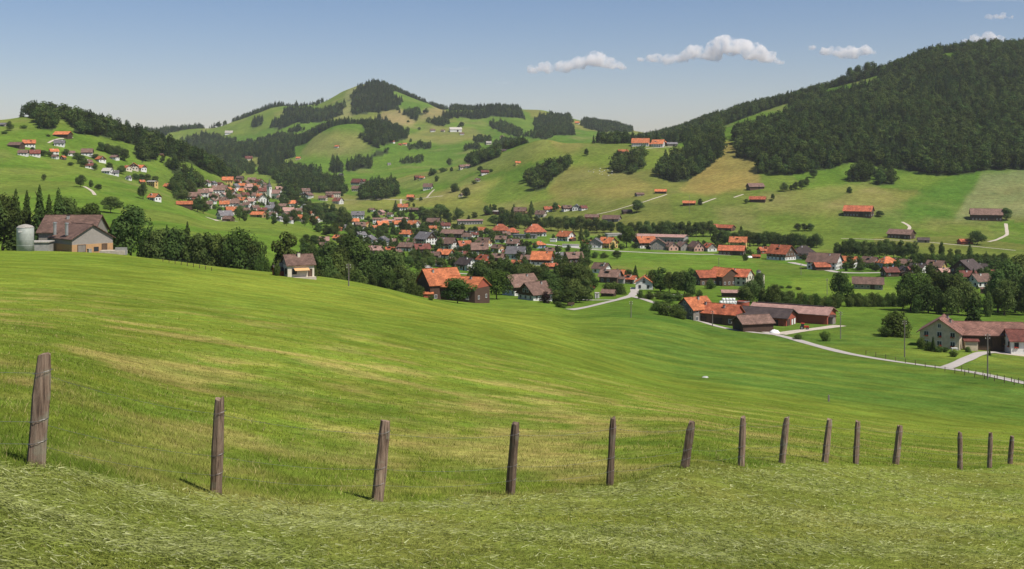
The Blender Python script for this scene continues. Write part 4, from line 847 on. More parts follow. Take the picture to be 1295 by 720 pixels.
HS = {
'high on the left hillside': [
 (78,174,20,'orange','wood','s','barn'),(19,187,18,'brown','wood','s','barn'),(35,186,11,'orange','wood','s','house'),(28,197,10,'brown','wood','s','house'),(43,198,10,'maroon','wood','s','house'),
 (67,195,9,'orange','white','q','house'),(69,201,7,'brown','white','s','house'),(88,197,9,'brown','white','q','house'),(74,185,10,'grey','white','s','house'),(79,202,6,'orange','wood','g','house'),
 (109,197,11,'brown','wood','s','house'),(110,208,9,'brown','white','q','house'),(112,213,8,'maroon','white','s','house'),(126,205,10,'orange','wood','r','house'),(144,202,9,'brown','wood','s','house'),(124,170,8,'brown','wood','s','barn'),
 (135,220,11,'palegrey','white','s','house'),(144,222,8,'grey','white','s','house'),(160,216,9,'orange','cream','r','house'),(168,215,9,'orange','cream','h','house'),(177,216,11,'orange','white','n','house'),
 (162,228,6,'grey','white','g','house'),(179,233,6,'orange','wood','q','house'),(192,236,11,'palegrey','yellow','n','apartment'),(212,239,10,'orange','redwood','n','house'),(194,254,15,'orange','white','n','house'),(203,197,6,'brown','redwood','s','barn'),(3,160,10,'grey','greywood','s','barn')],
'around the white church': [
 (240,253,11,'brown','wood','p','house'),(232,262,17,'orange','wood','p','barn'),(256,248,10,'brown','white','s','house'),(248,251,9,'brown','wood','q','house'),(261,234,8,'brown','white','g','house'),(269,235,8,'grey','white','g','house'),(277,236,8,'maroon','pinkwall','s','house'),
 (287,232,10,'orange','yellow','s','house'),(297,239,9,'grey','white','g','house'),(305,238,9,'orange','pinkwall','s','house'),(312,240,11,'pinkgrey','pinkwall','q','house'),(304,244,8,'orange','yellow','s','house'),
 (303,228,8,'brown','wood','s','house'),(327,233,9,'maroon','white','n','house'),(333,236,7,'brown','white','g','house'),(318,231,8,'brown','cream','s','house'),(275,245,12,'brown','white','s','house'),(290,249,11,'maroon','white','n','house'),(270,252,9,'brown','cream','s','house'),
 (305,257,11,'orange','cream','n','house'),(331,257,12,'brown','white','h','house'),(333,246,11,'maroon','cream','s','house'),(281,257,11,'brown','cream','n','house'),(320,244,9,'brown','pinkwall','s','house'),(349,247,9,'brown','cream','s','house'),
 (342,262,8,'grey','white','s','house'),(293,262,12,'brown','white','s','house'),(268,257,8,'brown','white','g','house'),(317,251,9,'brown','white','s','house'),(325,240,8,'orange','cream','s','house'),(312,262,9,'brown','white','s','house'),(322,266,9,'brown','cream','q','house'),
 (283,240,8,'brown','cream','s','house'),(293,244,8,'pinkgrey','white','s','house'),(355,253,9,'brown','cream','s','house'),
 (246,257,9,'maroon','white','q','house'),(262,246,9,'pinkgrey','cream','s','house'),(283,251,9,'pinkgrey','white','g','house'),(298,253,9,'brown','wood','s','house'),(309,250,9,'maroon','cream','q','house'),(317,258,10,'pinkgrey','white','s','house'),(325,252,9,'orange','white','s','house'),
 (300,233,8,'maroon','cream','s','house'),(310,234,8,'brown','white','g','house'),(320,238,9,'orange','pinkwall','s','house'),(337,240,8,'brown','cream','s','house'),(353,242,8,'pinkgrey','white','s','house'),(283,262,9,'orange','cream','s','house'),(302,264,9,'brown','white','g','house'),(311,270,10,'brown','wood','s','house'),(331,270,9,'maroon','white','s','house'),(296,257,9,'brown','white','s','house'),(289,243,8,'orange','pinkwall','g','house'),(262,262,9,'brown','cream','s','house'),(336,275,8,'brown','white','q','house')],
'on the green knoll below the church village': [
 (283,278,18,'grey','white','q','house'),(292,271,11,'orange','cream','s','house'),(288,280,12,'brown','wood','s','shed'),(326,275,18,'orange','redorange_w','s','barn')],
'downhill right of the church': [
 (342,268,14,'grey','white','s','house'),(353,280,7,'grey','white','g','house'),(364,271,10,'pinkgrey','white','s','house'),(367,261,9,'orange','white','s','house'),(373,260,8,'maroon','cream','s','house'),(384,265,8,'grey','white','g','house'),
 (378,280,11,'orange','cream','s','house'),(364,282,10,'brown','wood','s','house'),(384,246,11,'brown','white','s','house'),(391,250,8,'brown','white','g','house'),(398,281,10,'orange','white','n','house'),(407,280,9,'orange','white','h','house'),
 (410,274,10,'orange','pinkwall','s','house'),(408,254,9,'brown','cream','s','house'),(417,250,9,'brown','redwood','s','house'),(427,258,11,'maroon','white','n','house'),(421,250,16,'brown','cream','s','apartment'),(376,271,9,'brown','white','s','house'),(357,264,9,'brown','cream','s','house'),
 (370,276,9,'maroon','white','s','house'),(392,273,9,'orange','cream','n','house'),(360,274,8,'brown','cream','g','house'),(387,251,10,'brown','white','g','house'),(345,274,9,'brown','white','s','house')],
'left of the dark river trees': [
 (408,309,11,'pinkgrey','pinkwall','s','house'),(409,315,10,'brown','wood','s','house'),(419,322,19,'brown','wood','p','barn'),(427,305,11,'orange','pinkwall','n','house'),(427,292,8,'orange','redwood','g','house'),(438,292,11,'grey','cream','n','house'),(447,284,10,'orange','white','s','house'),(441,321,10,'brown','wood','s','house')],
'in the upper village by the apartment row': [
 (455,290,11,'brown','wood','s','house'),(465,287,8,'orange','yellow','h','house'),(452,277,12,'grey','white','s','house'),(480,283,16,'brown','white','s','apartment'),(492,285,15,'pinkgrey','white','s','apartment'),(507,283,18,'pinkgrey','white','s','apartment'),(527,286,9,'brown','white','g','house'),
 (470,268,8,'brown','wood','s','house'),(481,272,10,'pinkgrey','pinkwall','g','house'),(509,266,11,'orange','white','s','house'),(524,268,14,'brown','wood','s','barn'),(519,252,9,'orange','redwood','s','house'),(450,242,9,'brown','cream','s','house'),(541,240,11,'brown','white','s','house'),(468,234,8,'brown','cream','s','house'),(451,234,12,'maroon','wood','s','house'),
 (583,249,6,'brown','cream','g','house'),(483,289,15,'orange','white','p','house'),(474,291,10,'orange','white','q','house'),(502,287,10,'orange','redwood','s','house'),(522,288,14,'orange','white','n','house'),(548,286,16,'brown','wood','s','house'),(557,285,9,'brown','cream','s','house'),(563,289,11,'maroon','redwood','s','house'),(493,274,8,'brown','white','s','house')],
'in the middle of the village': [
 (456,301,11,'grey','white','q','house'),(467,308,15,'grey','white','g','house'),(483,310,16,'grey','white','g','house'),(513,300,14,'orange','redwood','s','house'),(538,309,25,'grey','white','r','house'),(550,298,9,'grey','white','s','house'),(547,292,9,'orange','cream','s','house'),
 (474,322,19,'pinkgrey','pinkwall','s','house'),(493,320,11,'redorange','redwood','s','house'),(503,323,10,'brown','wood','q','house'),(514,318,19,'brown','wood','s','house'),(533,321,19,'maroon','wood','s','house'),(549,328,16,'brown','wood','s','house'),(563,328,22,'orange','wood','n','house'),
 (573,301,28,'brown','wood','s','barn'),(565,315,24,'brown','white','n','house'),(587,316,17,'redorange','white','s','house'),(606,322,19,'brown','wood','s','house'),(612,312,18,'brown','woodyellow','n','house'),(630,319,17,'brown','woodyellow','r','house'),(634,307,14,'brown','wood','s','house'),(650,313,17,'brown','white','n','house'),
 (653,328,23,'grey','white','s','house'),(612,334,18,'redorange','redwood','r','house'),(630,331,16,'brown','wood','s','house'),(653,338,13,'redorange','wood','s','house'),(667,333,15,'brown','wood','s','house'),(686,336,25,'orange','wood','s','house'),(696,341,20,'redorange','wood','s','barn'),(695,321,11,'brown','wood','s','house'),
 (708,328,13,'grey','white','s','house'),(726,333,22,'brown','wood','s','house'),(640,300,10,'brown','cream','s','house'),(592,303,12,'brown','white','s','house'),(497,309,9,'brown','cream','s','house'),(555,337,9,'brown','white','s','house'),(520,309,10,'brown','wood','s','house'),(600,300,9,'maroon','white','s','house'),(585,327,12,'maroon','white','s','house'),
 (598,312,11,'brown','cream','s','house'),(640,324,10,'maroon','white','s','house'),(679,326,10,'brown','cream','s','house'),(538,318,9,'redorange','cream','s','house'),(574,334,11,'brown','wood','s','house')],
'near the flat-roofed halls': [
 (594,284,29,'pinkgrey','greyconcrete','s','hall'),(596,296,17,'grey','greyconcrete','s','hall'),(609,296,15,'orange','cream','r','house'),(625,271,22,'palegrey','redwood','s','hall'),(658,272,14,'brown','yellow','s','house'),(684,275,13,'brown','cream','s','house'),(693,268,10,'redorange','wood','s','house'),
 (705,265,7,'orange','yellow','g','house'),(717,267,12,'brown','wood','s','house'),(729,266,9,'grey','white','g','house'),(738,266,9,'maroon','wood','s','house'),(633,297,22,'redorange','white','s','house',{'hip':True}),(648,298,15,'redorange','greyconcrete','s','house',{'hip':True}),(677,299,25,'redorange','white','s','house',{'hip':True}),
 (664,302,28,'grey','greyconcrete','s','hall',{'flat':True}),(716,305,21,'orange','white','r','house'),(682,314,15,'orange','bluewall','s','house',{'hip':True}),(722,313,19,'palegrey','white','s','hall',{'flat':True}),(700,306,8,'palegrey','white','s','house',{'flat':True})],
'at the edge of the fields above the river trees': [
 (749,278,16,'brown','redwood','s','barn'),(774,281,21,'brown','greywood','n','barn'),(793,270,12,'dark','wood','s','barn')],
'along the straight main road': [
 (754,314,15,'grey','shingle','g','house'),(769,314,20,'orange','yellow','r','house'),(742,312,11,'orange','cream','s','house'),(776,299,20,'palegrey','greyconcrete','s','hall',{'flat':True}),(817,314,22,'orange','wood','s','house'),(833,316,15,'brown','shingle','g','house'),(849,317,15,'brown','pinkwall','h','house'),(864,317,15,'brown','shingle','h','house'),
 (881,318,16,'brown','pinkwall','h','house'),(898,318,14,'redorange','shingle','h','house'),(927,323,30,'redorange','wood','n','barn'),(935,313,17,'orange','yellow','n','house'),(957,327,9,'redorange','redwood','s','shed'),(966,321,12,'redorange','redwood','s','house'),(990,329,28,'redorange','wood','r','house'),
 (1019,328,24,'dark','white','s','house',{'hip':True,'rows':2}),(1046,341,34,'brown','white','n','house'),(1040,342,20,'redorange','wood','s','shed'),(836,306,64,'pinkgrey','greyconcrete','n','hall',{'hk':.62})],
'below the dark forest on the right slope': [
 (900,291,18,'redorange','wood','s','barn'),(920,292,19,'redorange','wood','r','barn'),(872,260,14,'orange','wood','s','barn'),(836,245,13,'orange','wood','s','barn'),(809,248,11,'brown','greywood','s','barn'),(956,240,20,'brown','wood','s','barn'),(959,256,18,'redorange','wood','n','barn'),
 (1088,274,33,'redorange','wood','n','barn'),(1250,279,34,'brown','wood','n','barn'),(1142,302,30,'brown','wood','r','barn'),(1169,307,13,'dark','greywood','s','shed'),(1222,309,17,'redorange','redwood','s','barn'),(788,194,12,'orange','wood','s','barn')],
'on the hilltop left of the forest': [
 (811,185,20,'orange','white','s','house'),(833,186,15,'orange','white','n','house'),(840,184,8,'orange','wood','g','house'),(850,185,13,'grey','greywood','s','barn'),(913,174,5,'redorange','white','g','house')],
'in the row of houses at far right': [
 (1075,339,22,'orange','white','r','house'),(1102,338,21,'brown','shingle','r','house'),(1124,339,24,'orange','bluewall','s','house',{'hip':True}),(1137,337,15,'maroon','pinkwall','s','house'),(1147,339,16,'brown','yellow','r','house'),(1127,350,20,'maroon','wood','s','house'),(1144,349,15,'dark','wood','g','house'),(1152,346,11,'maroon','wood','s','house'),
 (1163,345,20,'dark','white','r','house'),(1186,344,22,'brown','yellow','r','house'),(1195,349,17,'pinkgrey','wood','s','house'),(1226,351,34,'dark','wood','q','house'),(1243,342,12,'dark','greyconcrete','s','house'),(1226,356,20,'maroon','white','s','house'),(1242,363,26,'brown','white','s','house'),(1260,352,16,'maroon','white','s','house'),
 (1100,366,32,'brown','greywood','n','barn'),(1289,374,14,'brown','white','s','house'),(1258,372,14,'brown','pinkwall','s','house')],
'scattered over the far green slopes': [
 (576,167,14,'palegrey','white','s','barn'),(547,167,6,'brown','white','s','house'),(560,167,5,'brown','cream','s','house'),(584,171,5,'brown','white','s','house'),(496,181,6,'orange','redwood','s','house'),(506,184,4,'orange','redwood','s','house'),(512,184,5,'orange','cream','s','house'),(618,183,6,'palegrey','cream','s','house'),
 (635,175,5,'pinkgrey','pinkwall','g','house'),(528,227,8,'maroon','wood','s','house'),(534,227,7,'orange','cream','s','house'),(585,214,9,'brown','cream','s','house'),(592,212,6,'pinkgrey','cream','s','house'),(613,221,9,'maroon','wood','s','house'),(604,230,6,'brown','white','s','house'),(655,208,6,'orange','yellow','s','house'),(730,157,5,'orange','redwood','s','house'),(492,209,4,'grey','cream','s','house'),
 (634,193,11,'dark','redwood','s','barn'),(289,170,8,'palegrey','white','s','house'),(426,187,5,'orange','redwood','s','house'),(377,202,5,'orange','cream','s','house'),(314,203,7,'maroon','cream','s','house'),(431,223,5,'grey','white','s','house'),(469,235,7,'maroon','cream','s','house'),(458,232,6,'maroon','wood','s','house')],
}
for zone, L in HS.items():
    for t in L:
        kw = t[7] if len(t) > 7 else {}
        wall = 'woodyellow' if t[4] == 'redorange_w' else t[4]
        place_house(t[0], t[1], t[2], t[3], wall, t[5], t[6], zone, **kw)
place_house(770,375,17,'brown','wood','s','shed','beside the road fork below the village')
place_house(761,346,21,'brown','white','n','house','beside the road fork below the village')
place_house(773,358,26,'brown','wood','n','house','beside the road fork below the village')
place_house(783,352,16,'orange','wood','n','house','beside the road fork below the village')
place_house(798,359,15,'redorange','cream','n','house','beside the road fork below the village')
place_house(816,366,20,'orange','white','g','house','beside the road fork below the village')
place_house(748,366,9,'redorange','wood','s','shed','beside the road fork below the village')
place_house(590,342,26,'dark','white','r','house','behind the big orange-roofed barn', gable='white')

# ---- church
x, y, z = hit(345, 251); root = empty('church', (x, y, z)); tag(root, 'white village church with pale tower and slender pointed spire', 'church')
wing(root, 5, 3, 0, 17, 10, 7.5, R(44), R(-28), 'white', 'pinkgrey', rows=1, chim=0, wsp=4, ww=1.2)
m = MB(); m.box(-2.6, 2.6, -2.6, 2.6, -3, 17); tw = m.build('tower', 'white', root, (-5.5, 1, 0), R(-28))
m = MB(); m.box(-2.9, 2.9, -2.9, 2.9, 17, 17.4)
m.v += [(-2.9,-2.9,17.4),(2.9,-2.9,17.4),(2.9,2.9,17.4),(-2.9,2.9,17.4),(-.9,-.9,21.5),(.9,-.9,21.5),(.9,.9,21.5),(-.9,.9,21.5),(0,0,31)]
k = 8; m.f += [(k,k+1,k+5,k+4),(k+1,k+2,k+6,k+5),(k+2,k+3,k+7,k+6),(k+3,k,k+4,k+7),(k+4,k+5,k+8),(k+5,k+6,k+8),(k+6,k+7,k+8),(k+7,k+4,k+8)]; m.m += [0]*8
m.build('spire', 'grey', root, (-5.5, 1, 0), R(-28))
for a in (0, -math.pi/2, math.pi/2):
    c, s = math.cos(R(-28)+a), math.sin(R(-28)+a); dx, dy = 2.65*s, -2.65*c
    child('window', window_mesh(1.0, 2.2, 'darkframe'), root, (-5.5+dx, 1+dy, 13.4), R(-28)+a)

def farm(name, px, by, label, cat, ymin=150):
    x, y, z = hit(px, by, ymin); r = empty(name, (x, y, z)); tag(r, label, cat); return r, y/F
# ---- farm on the crest at left: k = metres per photo pixel there
r, k = farm('farmhouse', 90, 318.5, 'weathered farmhouse with two brown roofs and grey shingled gable behind the meadow crest', 'farmhouse')
wing(r, -20*k, 13, -.5, 15, 14, 5.6, R(31), R(4), 'greywood', 'brown', rows=1, wins=False, chim=1, seed=1)
wing(r, 0.2*k, 6.2, 0, 15, 11.8, 3.7, R(31), R(-43), 'shingle', 'brown', rows=1, chim=0, lower='woodyellow', lowh=2.1, doors=[('r', -3.2, 2.2, 1.9, 'greywood'), ('r', 1.0, 1.2, 1.1, 'glass'), ('r', 3.4, 1.4, 1.9, 'wood')], wins=False, seed=2)
wing(r, 5.5, -1.2, 0, 1, .8, .6, R(5), R(-43), 'greyconcrete', 'palegrey', flat=True, chim=0, wins=False, over=.1)
wing(r, -8.8, -.4, -.2, 6.5, 4.5, 2.9, R(4), R(6), 'greyconcrete', 'palegrey', flat=True, chim=0, wins=False)
for dx, dy in ((-5.8, 3.2), (-1.3, .2)):
    m = MB(); m.lathe([(.0,-1.5),(.42,-1.5),(.42,1.6),(.55,1.62),(.55,1.95),(0,2.05)], 12); m.build('vent_pipe', 'metal', r, (dx, dy, 6.0), smooth=False)
m = MB(); m.box(-3.4, 3.4, -1.5, 1.5, -1, .15); m.build('terrace', 'gravel', r, (11, 2.0, .1), R(4))
m = MB(); m.box(-1.6, 1.6, -.15, .15, -1, 1.1); m.build('garden_wall', 'greyconcrete', r, (13.4, 1.2, 0), R(4))
x, y, z = hit(32, 317.6); s = y/F; t = empty('silo', (x, y, z)); tag(t, 'grey-green cylindrical feed silo standing left of the weathered farmhouse', 'silo')
m = MB(); m.lathe([(0,-1.5),(10.3*s,-1.5),(10.3*s,29*s),(10.0*s,30*s)], 28); [m.lathe([(10.36*s, q),(10.45*s, q+.04),(10.36*s, q+.1)], 28) for q in (1.5, 3, 4.5, 6)]; b = m.build('tank', 'silogreen', t, smooth=True)
m = MB(); m.lathe([(10.5*s,29.9*s),(8*s,32*s),(3*s,33.6*s),(0,34*s)], 28); m.build('cap', 'palegrey', t, smooth=True)
m = MB(); m.box(-.9, .1, -10.45*s-.02, -10.4*s+.02, 24*s, 26*s); m.build('sign', 'trim', t)
# ---- cream house below the crest
r, k = farm('house', 372, 351, 'cream house with brown roof and orange awning below the meadow crest', 'house')
wing(r, .4, 3.0, 0, 7.0, 5.6, 3.3, R(38), R(27), 'cream', 'brown', rows=1, chim=1, seed=5, over=.45, doors=[('f', 2.4, .9, 2.0, 'wood')], wsp=2.4, gable='shingle')
wing(r, -4.2, 3.4, -.4, 3.4, 3.6, 2.0, R(30), R(27), 'redwood', 'dark', rows=1, chim=1, seed=6, over=.4)
m = MB(); m.v = [(-2.6,0,0),(2.6,0,0),(2.6,-1.5,-.5),(-2.6,-1.5,-.5),(-2.6,0,.08),(2.6,0,.08),(2.6,-1.5,-.42),(-2.6,-1.5,-.42)]; m.f = [(0,3,2,1),(4,5,6,7),(0,1,5,4),(1,2,6,5),(2,3,7,6),(3,0,4,7)]; m.m = [0]*6
c_, s_ = math.cos(R(27)), math.sin(R(27)); m.build('awning', 'awning', r, (.4+2.9*s_, 3.0-2.9*c_, 2.3), R(27)).scale = (.75,.9,1)
m = MB(); m.box(-4, 3.6, -4.4, -2.75, -2.5, .1); m.build('terrace', 'gravel', r, (.4, 3.0, 0), R(27))
# ---- orange barn
r, k = farm('barn', 578, 381, 'big dark wooden barn with bright orange roofs behind two round trees', 'barn')
wing(r, -24*k, 9, 0, 14, 12, 6.2, R(42), R(30), 'wood', 'orange', rows=1, wins=True, chim=1, seed=9, wsp=4)
wing(r, 4*k, 5.5, 0, 19, 12, 5.4, R(30), R(-27), 'wood', 'orange', rows=1, wins=True, chim=1, seed=10, gable='redwood', wsp=5)
wing(r, -37*k, 1, 0, 3.6, 3, 2.8, R(18), R(10), 'redwood', 'orange', rows=1, wins=False, chim=0, over=.35)
# ---- twin chalets
r, k = farm('chalet', 658, 374, 'tall brown chalet with broad brown roof right of the round tree', 'chalet')
wing(r, 0, 4, .2, 13, 10, 4.8, R(40), R(34), 'wood', 'brown', rows=2, chim=1, seed=11, over=1.1, lower='white')
r, k = farm('chalet', 677, 380, 'dark chalet with lower brown roof and small roof window beside purple bush', 'chalet')
wing(r, 0, 3, 0, 11, 9.5, 3.4, R(40), R(42), 'wood', 'brown', rows=2, chim=1, seed=12, over=1.0, lower='white', wcol='trim')
# ---- orange farm in the meadow with silos
r, k = farm('farmhouse', 918, 362, 'farm with joined orange roofs and cream gable beside two upright silos', 'farmhouse')
wing(r, -16*k, 8, 0, 17, 11, 4.6, R(30), R(14), 'wood', 'redorange', rows=1, chim=0, seed=13)
wing(r, 0*k, 8, 0, 14, 12, 5.2, R(33), R(-62), 'wood', 'orange', rows=1, chim=0, seed=14, gable='wood')
wing(r, 18*k, 8, 0, 15, 11, 5.0, R(33), R(-34), 'cream', 'redorange', rows=2, chim=1, seed=15)
r, k = farm('shed', 929, 376.5, 'long open shed with pinkish grey roof below the orange-roofed farm', 'shed')
wing(r, 0, 3, 0, 10.5, 6, 2.2, R(16), R(-6), 'wood', 'pinkgrey', rows=1, wins=False, chim=0)
for j, (px, by, ht, lab) in enumerate([(960.5,364,8.6,'taller grey silo beside the orange-roofed farm'),(965,367,7.6,'shorter yellowish silo right of the taller grey one')]):
    x, y, z = hit(px, by); t = empty('silo', (x, y+2, z)); tag(t, lab, 'silo', 'silos beside the orange-roofed farm')
    m = MB(); m.lathe([(0,-1),(1.25,-1),(1.25,ht)], 16); m.build('tank', 'silogreen' if j == 0 else 'cream', t, smooth=True)
    m = MB(); m.lathe([(1.35,ht-.05),(.9,ht+.5),(0,ht+.8)], 16); m.build('cap', 'dark', t, smooth=True)
# ---- long farm by the road
r, k = farm('farmhouse', 905, 410, 'long farm with bright orange roofs and red end gable by the lane', 'farmhouse')
wing(r, -21*k, 8, 0, 10, 9, 5.0, R(38), R(33), 'greywood', 'orange', rows=2, chim=1, seed=21)
wing(r, 5*k, 4.5, -.2, 16.5, 8.5, 4.0, R(34), R(-33), 'wood', 'redorange', rows=1, chim=2, seed=22, gable='redwood', doors=[('f', -4, 3, 2.4, 'darkframe'), ('f', 2, 3, 2.4, 'darkframe'), ('r', 0, 1, 2.1, 'white')])
wing(r, 26*k, -1.4, -.2, 4.5, 3.6, 2.6, R(22), R(-33), 'redwood', 'pinkgrey', rows=1, wins=False, chim=0, over=.4)
r, k = farm('barn', 986, 412, 'wide dark-roofed barn with white doors between orange farm and pinkish barn', 'barn')
wing(r, -9*k, 7, -.3, 17, 12.5, 3.4, R(20), R(-30), 'redwood', 'dark', rows=1, wins=False, chim=0, seed=23, over=.9, doors=[('r', -3.6, 3.4, 2.5, 'wood'), ('r', 1.2, 1.8, 2.1, 'white'), ('r', 4.2, 2.2, 2.1, 'white'), ('f', 4, 3, 2.4, 'darkframe')])
r, k = farm('barn', 1025, 410, 'longest barn with pale pinkish roof behind the dark-roofed barn', 'barn')
wing(r, -13*k, 11, 0, 29, 12, 3.5, R(18), R(-31), 'redwood', 'pinkgrey', rows=1, wins=False, chim=0, seed=24, over=.8, doors=[('r', 1, 3.4, 2.6, 'wood'), ('r', -4, 1.4, 2.1, 'darkframe')])
m = MB(); m.box(-14, 12, -.5, .5, 5.45, 5.9); m.build('roof_vent', 'dark', r, (-13*k, 11, 0), R(-31))
wing(r, 22*k, 2.6, -.2, 6, 4, 2.6, R(14), R(-31), 'greywood', 'dark', rows=1, wins=False, chim=0, over=.4)
r, k = farm('shed', 955, 420, 'dark wooden field shed with brown roof in front of the barns', 'shed')
wing(r, 0, 3.4, 0, 11.5, 7.2, 3.0, R(30), R(17), 'wood', 'brown', rows=1, wins=False, chim=0, seed=25, doors=[('l', 0, 2.6, 2.4, 'darkframe')])
# ---- farmhouse at right
r, k = farm('farmhouse', 1206, 442, 'pale farmhouse with maroon roof, flowered windows and long barn wing', 'farmhouse')
wing(r, -1.2, 6, 0, 10.5, 11, 4.9, R(34), R(62), 'beige', 'warmbrown', rows=2, chim=2, seed=31, over=.9, wsp=2.9, ww=1.2, wcol='trim')
wing(r, 13.6, 9.0, 0, 19, 9.5, 3.9, R(30), R(-7), 'wood', 'warmbrown', rows=1, wins=False, chim=0, seed=32, over=1.1, doors=[('f', -6.2, 1.4, 2.1, 'white'), ('f', -1.5, 3.2, 2.6, 'darkframe'), ('f', 4.5, 3.2, 2.6, 'darkframe')])
wing(r, 19.5, 1.5, 0, 6, 8, 3.0, R(32), R(-7), 'white', 'maroon', rows=1, wins=True, chim=0, seed=33, over=.7)
wing(r, 5.6, 1.4, 0, 3.6, 2.0, 2.3, R(18), R(-7), 'beige', 'maroon', rows=1, wins=False, chim=0, over=.4)
wx = [c for c in r.children if c.name.startswith('window')]
for c in wx:
    m = MB(); q = random.Random(int(c.location.x*100))
    for i in range(16):
        a, b2, d = q.uniform(-.65, .65), q.uniform(-.32, -.08), q.uniform(-.25, .12); m.box(a-.1, a+.1, b2-.1, b2+.1, d-.1, d+.1, i % 3 == 0)
    if c.location.z < 4.5: m.build('flower_box', ['flower', 'leaf'], c)

# ---- small things of the farms
def pole(px, by, ty, label, cross=True):
    x, y, z = hit(px, by, 120); h = max(5.5, (by-ty)/F*y); root = empty('utility_pole', (x, y, z)); tag(root, label, 'utility pole', 'wooden utility poles across the valley')
    m = MB(); m.tube([(0,0,-.6),(0,0,h)], [.16,.11], 8); m.build('pole', 'greywood', root)
    for zz in ((h-.5, h-1.1) if cross else (h-.4,)):
        m = MB(); m.box(-.55, .55, -.06, .06, zz-.06, zz+.06); c = m.build('crossarm', 'wood', root)
        for dx in (-.45, .45):
            m = MB(); m.lathe([(0,zz+.06),(.07,zz+.06),(.07,zz+.22),(0,zz+.25)], 8, dx); m.build('insulator', 'white', c)
for px, by, ty, lab in [(237,331,300,'wooden utility pole before the trees right of the weathered farmhouse'),(318,341,319,'short utility pole left of the cream house'),(387,350,330,'utility pole just right of the cream house'),
   (441,362,343,'utility pole before the dark river trees'),(1063,429,394,'utility pole at the right end of the pinkish barn'),(1144,452,405,'utility pole in front of the round bush'),(1249,479,422,'tallest utility pole beside the lane and farmhouse'),
   (901,413,396,'utility pole in front of the long orange-roofed farm'),(798,402,386,'utility pole on the meadow below the road fork'),(1046,373,352,'utility pole before the hedge left of the tall tree'),(909,340,326,'utility pole in the flat meadow below the orange barn'),
   (1013,348,334,'utility pole in the meadow below the dark hipped house'),(872,270,247,'lone utility pole behind the slope barn')]:
    pole(px, by, ty, lab)
def stake(px, by, name='fence_post'):
    x, y, z = hit(px, by, 100); return x, y, z
# lane fence: posts and one rail wire
def lane_fence(pts, label, h=1.15):
    P = [hit(a, b, 100) for a, b in pts]; root = empty('lane_fence', P[0]); tag(root, label, 'fence')
    prev = None
    for k, p in enumerate(P):
        m = MB(); o = np.array(p)-np.array(P[0]); m.tube([(o[0],o[1],o[2]-.3),(o[0]+.03,o[1],o[2]+h*random.uniform(.9,1.1))], [.085,.07], 6); m.build('post', 'wood', root)
        if prev is not None:
            m = MB()
            for zz in (.95, .55): m.tube([tuple(prev+(0,0,zz)), tuple(o+(0,0,zz))], .012, 4)
            m.build('wire_strand', 'wire', root)
        prev = o
lane_fence([(1295-i*12.5, 489.5-i*2.35-(i*i)*.012) for i in range(-2, 17)], 'low post and wire fence along the lane at right')
lane_fence([(1216+i*9, 470+i*1.9) for i in range(0, 13)], 'sparse wire fence beyond the lane below the farmhouse')
lane_fence([(206+i*7.7, 331+i*1.45) for i in range(9)], 'low wire fence on the meadow crest behind the farmhouse', .8)
x, y, z = hit(1048, 508, 60); m = MB(); m.box(-.09, .09, -.09, .09, -.3, .75); m.lathe([(.1,.72),(.05,.84),(0,.85)], 8); o = m.build('marker_post', 'greywood', None, (x, y, z)); tag(o, 'short solitary grey post standing in the open meadow', 'post')
x, y, z = hit(892, 478, 40); m = MB(); g = random.Random(3); m.lathe([(0,-.1),(.35,-.05),(.42,.08),(.25,.2),(0,.24)], 9); m.v = [(a*g.uniform(.8,1.3), b*g.uniform(.7,1.1), c*g.uniform(.8,1.2)) for a,b,c in m.v]; o = m.build('stone', 'rock', None, (x, y, z)); tag(o, 'small pale stone lying alone in the meadow', 'stone')
# wrapped bales
n_ = 0
for row, (by, x0, x1) in enumerate([(388,911,934),(388,913,932),(388,916,929)]):
    cnt = 8-row*2
    for j in range(cnt):
        px = x0+(x1-x0)*j/(cnt-1); x, y, z = hit(px, by+.5, 300)
        m = MB(); m.lathe([(0,0),(.55,.0),(.68,.12),(.7,.6),(.68,1.1),(.55,1.2),(0,1.2)], 12); o = m.build('hay_bale', 'tarp', None, (x, y+2, z+row*1.17-.05), smooth=True)
        tag(o, None, 'bale', 'white wrapped bales'); register(o, 'white wrapped bale', 'white wrapped bales', ['in the bottom row of the bale pile','in the second row of the bale pile','in the top row of the bale pile'][row], px)
for px, by, w_, lab in [(980,422,1.7,'white wrapped bale heap at the field shed corner'),(949,326,4.2,'white tarpaulin heap beside the long orange barn on the main road')]:
    x, y, z = hit(px, by, 200); g = random.Random(5); m = MB(); m.lathe([(1.0,-.3),(.98,.5),(.8,1.0),(.45,1.35),(0,1.5)], 14); m.v = [(a*w_*g.uniform(.85,1.1), b*w_*.6*g.uniform(.85,1.1), c*.8*g.uniform(.7,1.2)) for a,b,c in m.v]
    o = m.build('tarpaulin', 'tarp', None, (x, y+.5, z), smooth=True); tag(o, lab, 'tarpaulin')
x, y, z = hit(941, 391, 300); t = empty('slurry_tank', (x, y+2, z)); tag(t, 'round brown slurry tank between orange farm and barns', 'tank')
m = MB(); m.lathe([(0,-1),(2.6,-1),(2.6,3),(2.45,3),(2.45,2.5),(0,2.5)], 24); m.build('wall', 'redwood', t, smooth=False)
m = MB(); m.lathe([(2.65,2.9),(2.72,2.95),(2.65,3.1)], 24); m.build('rim', 'metal', t)
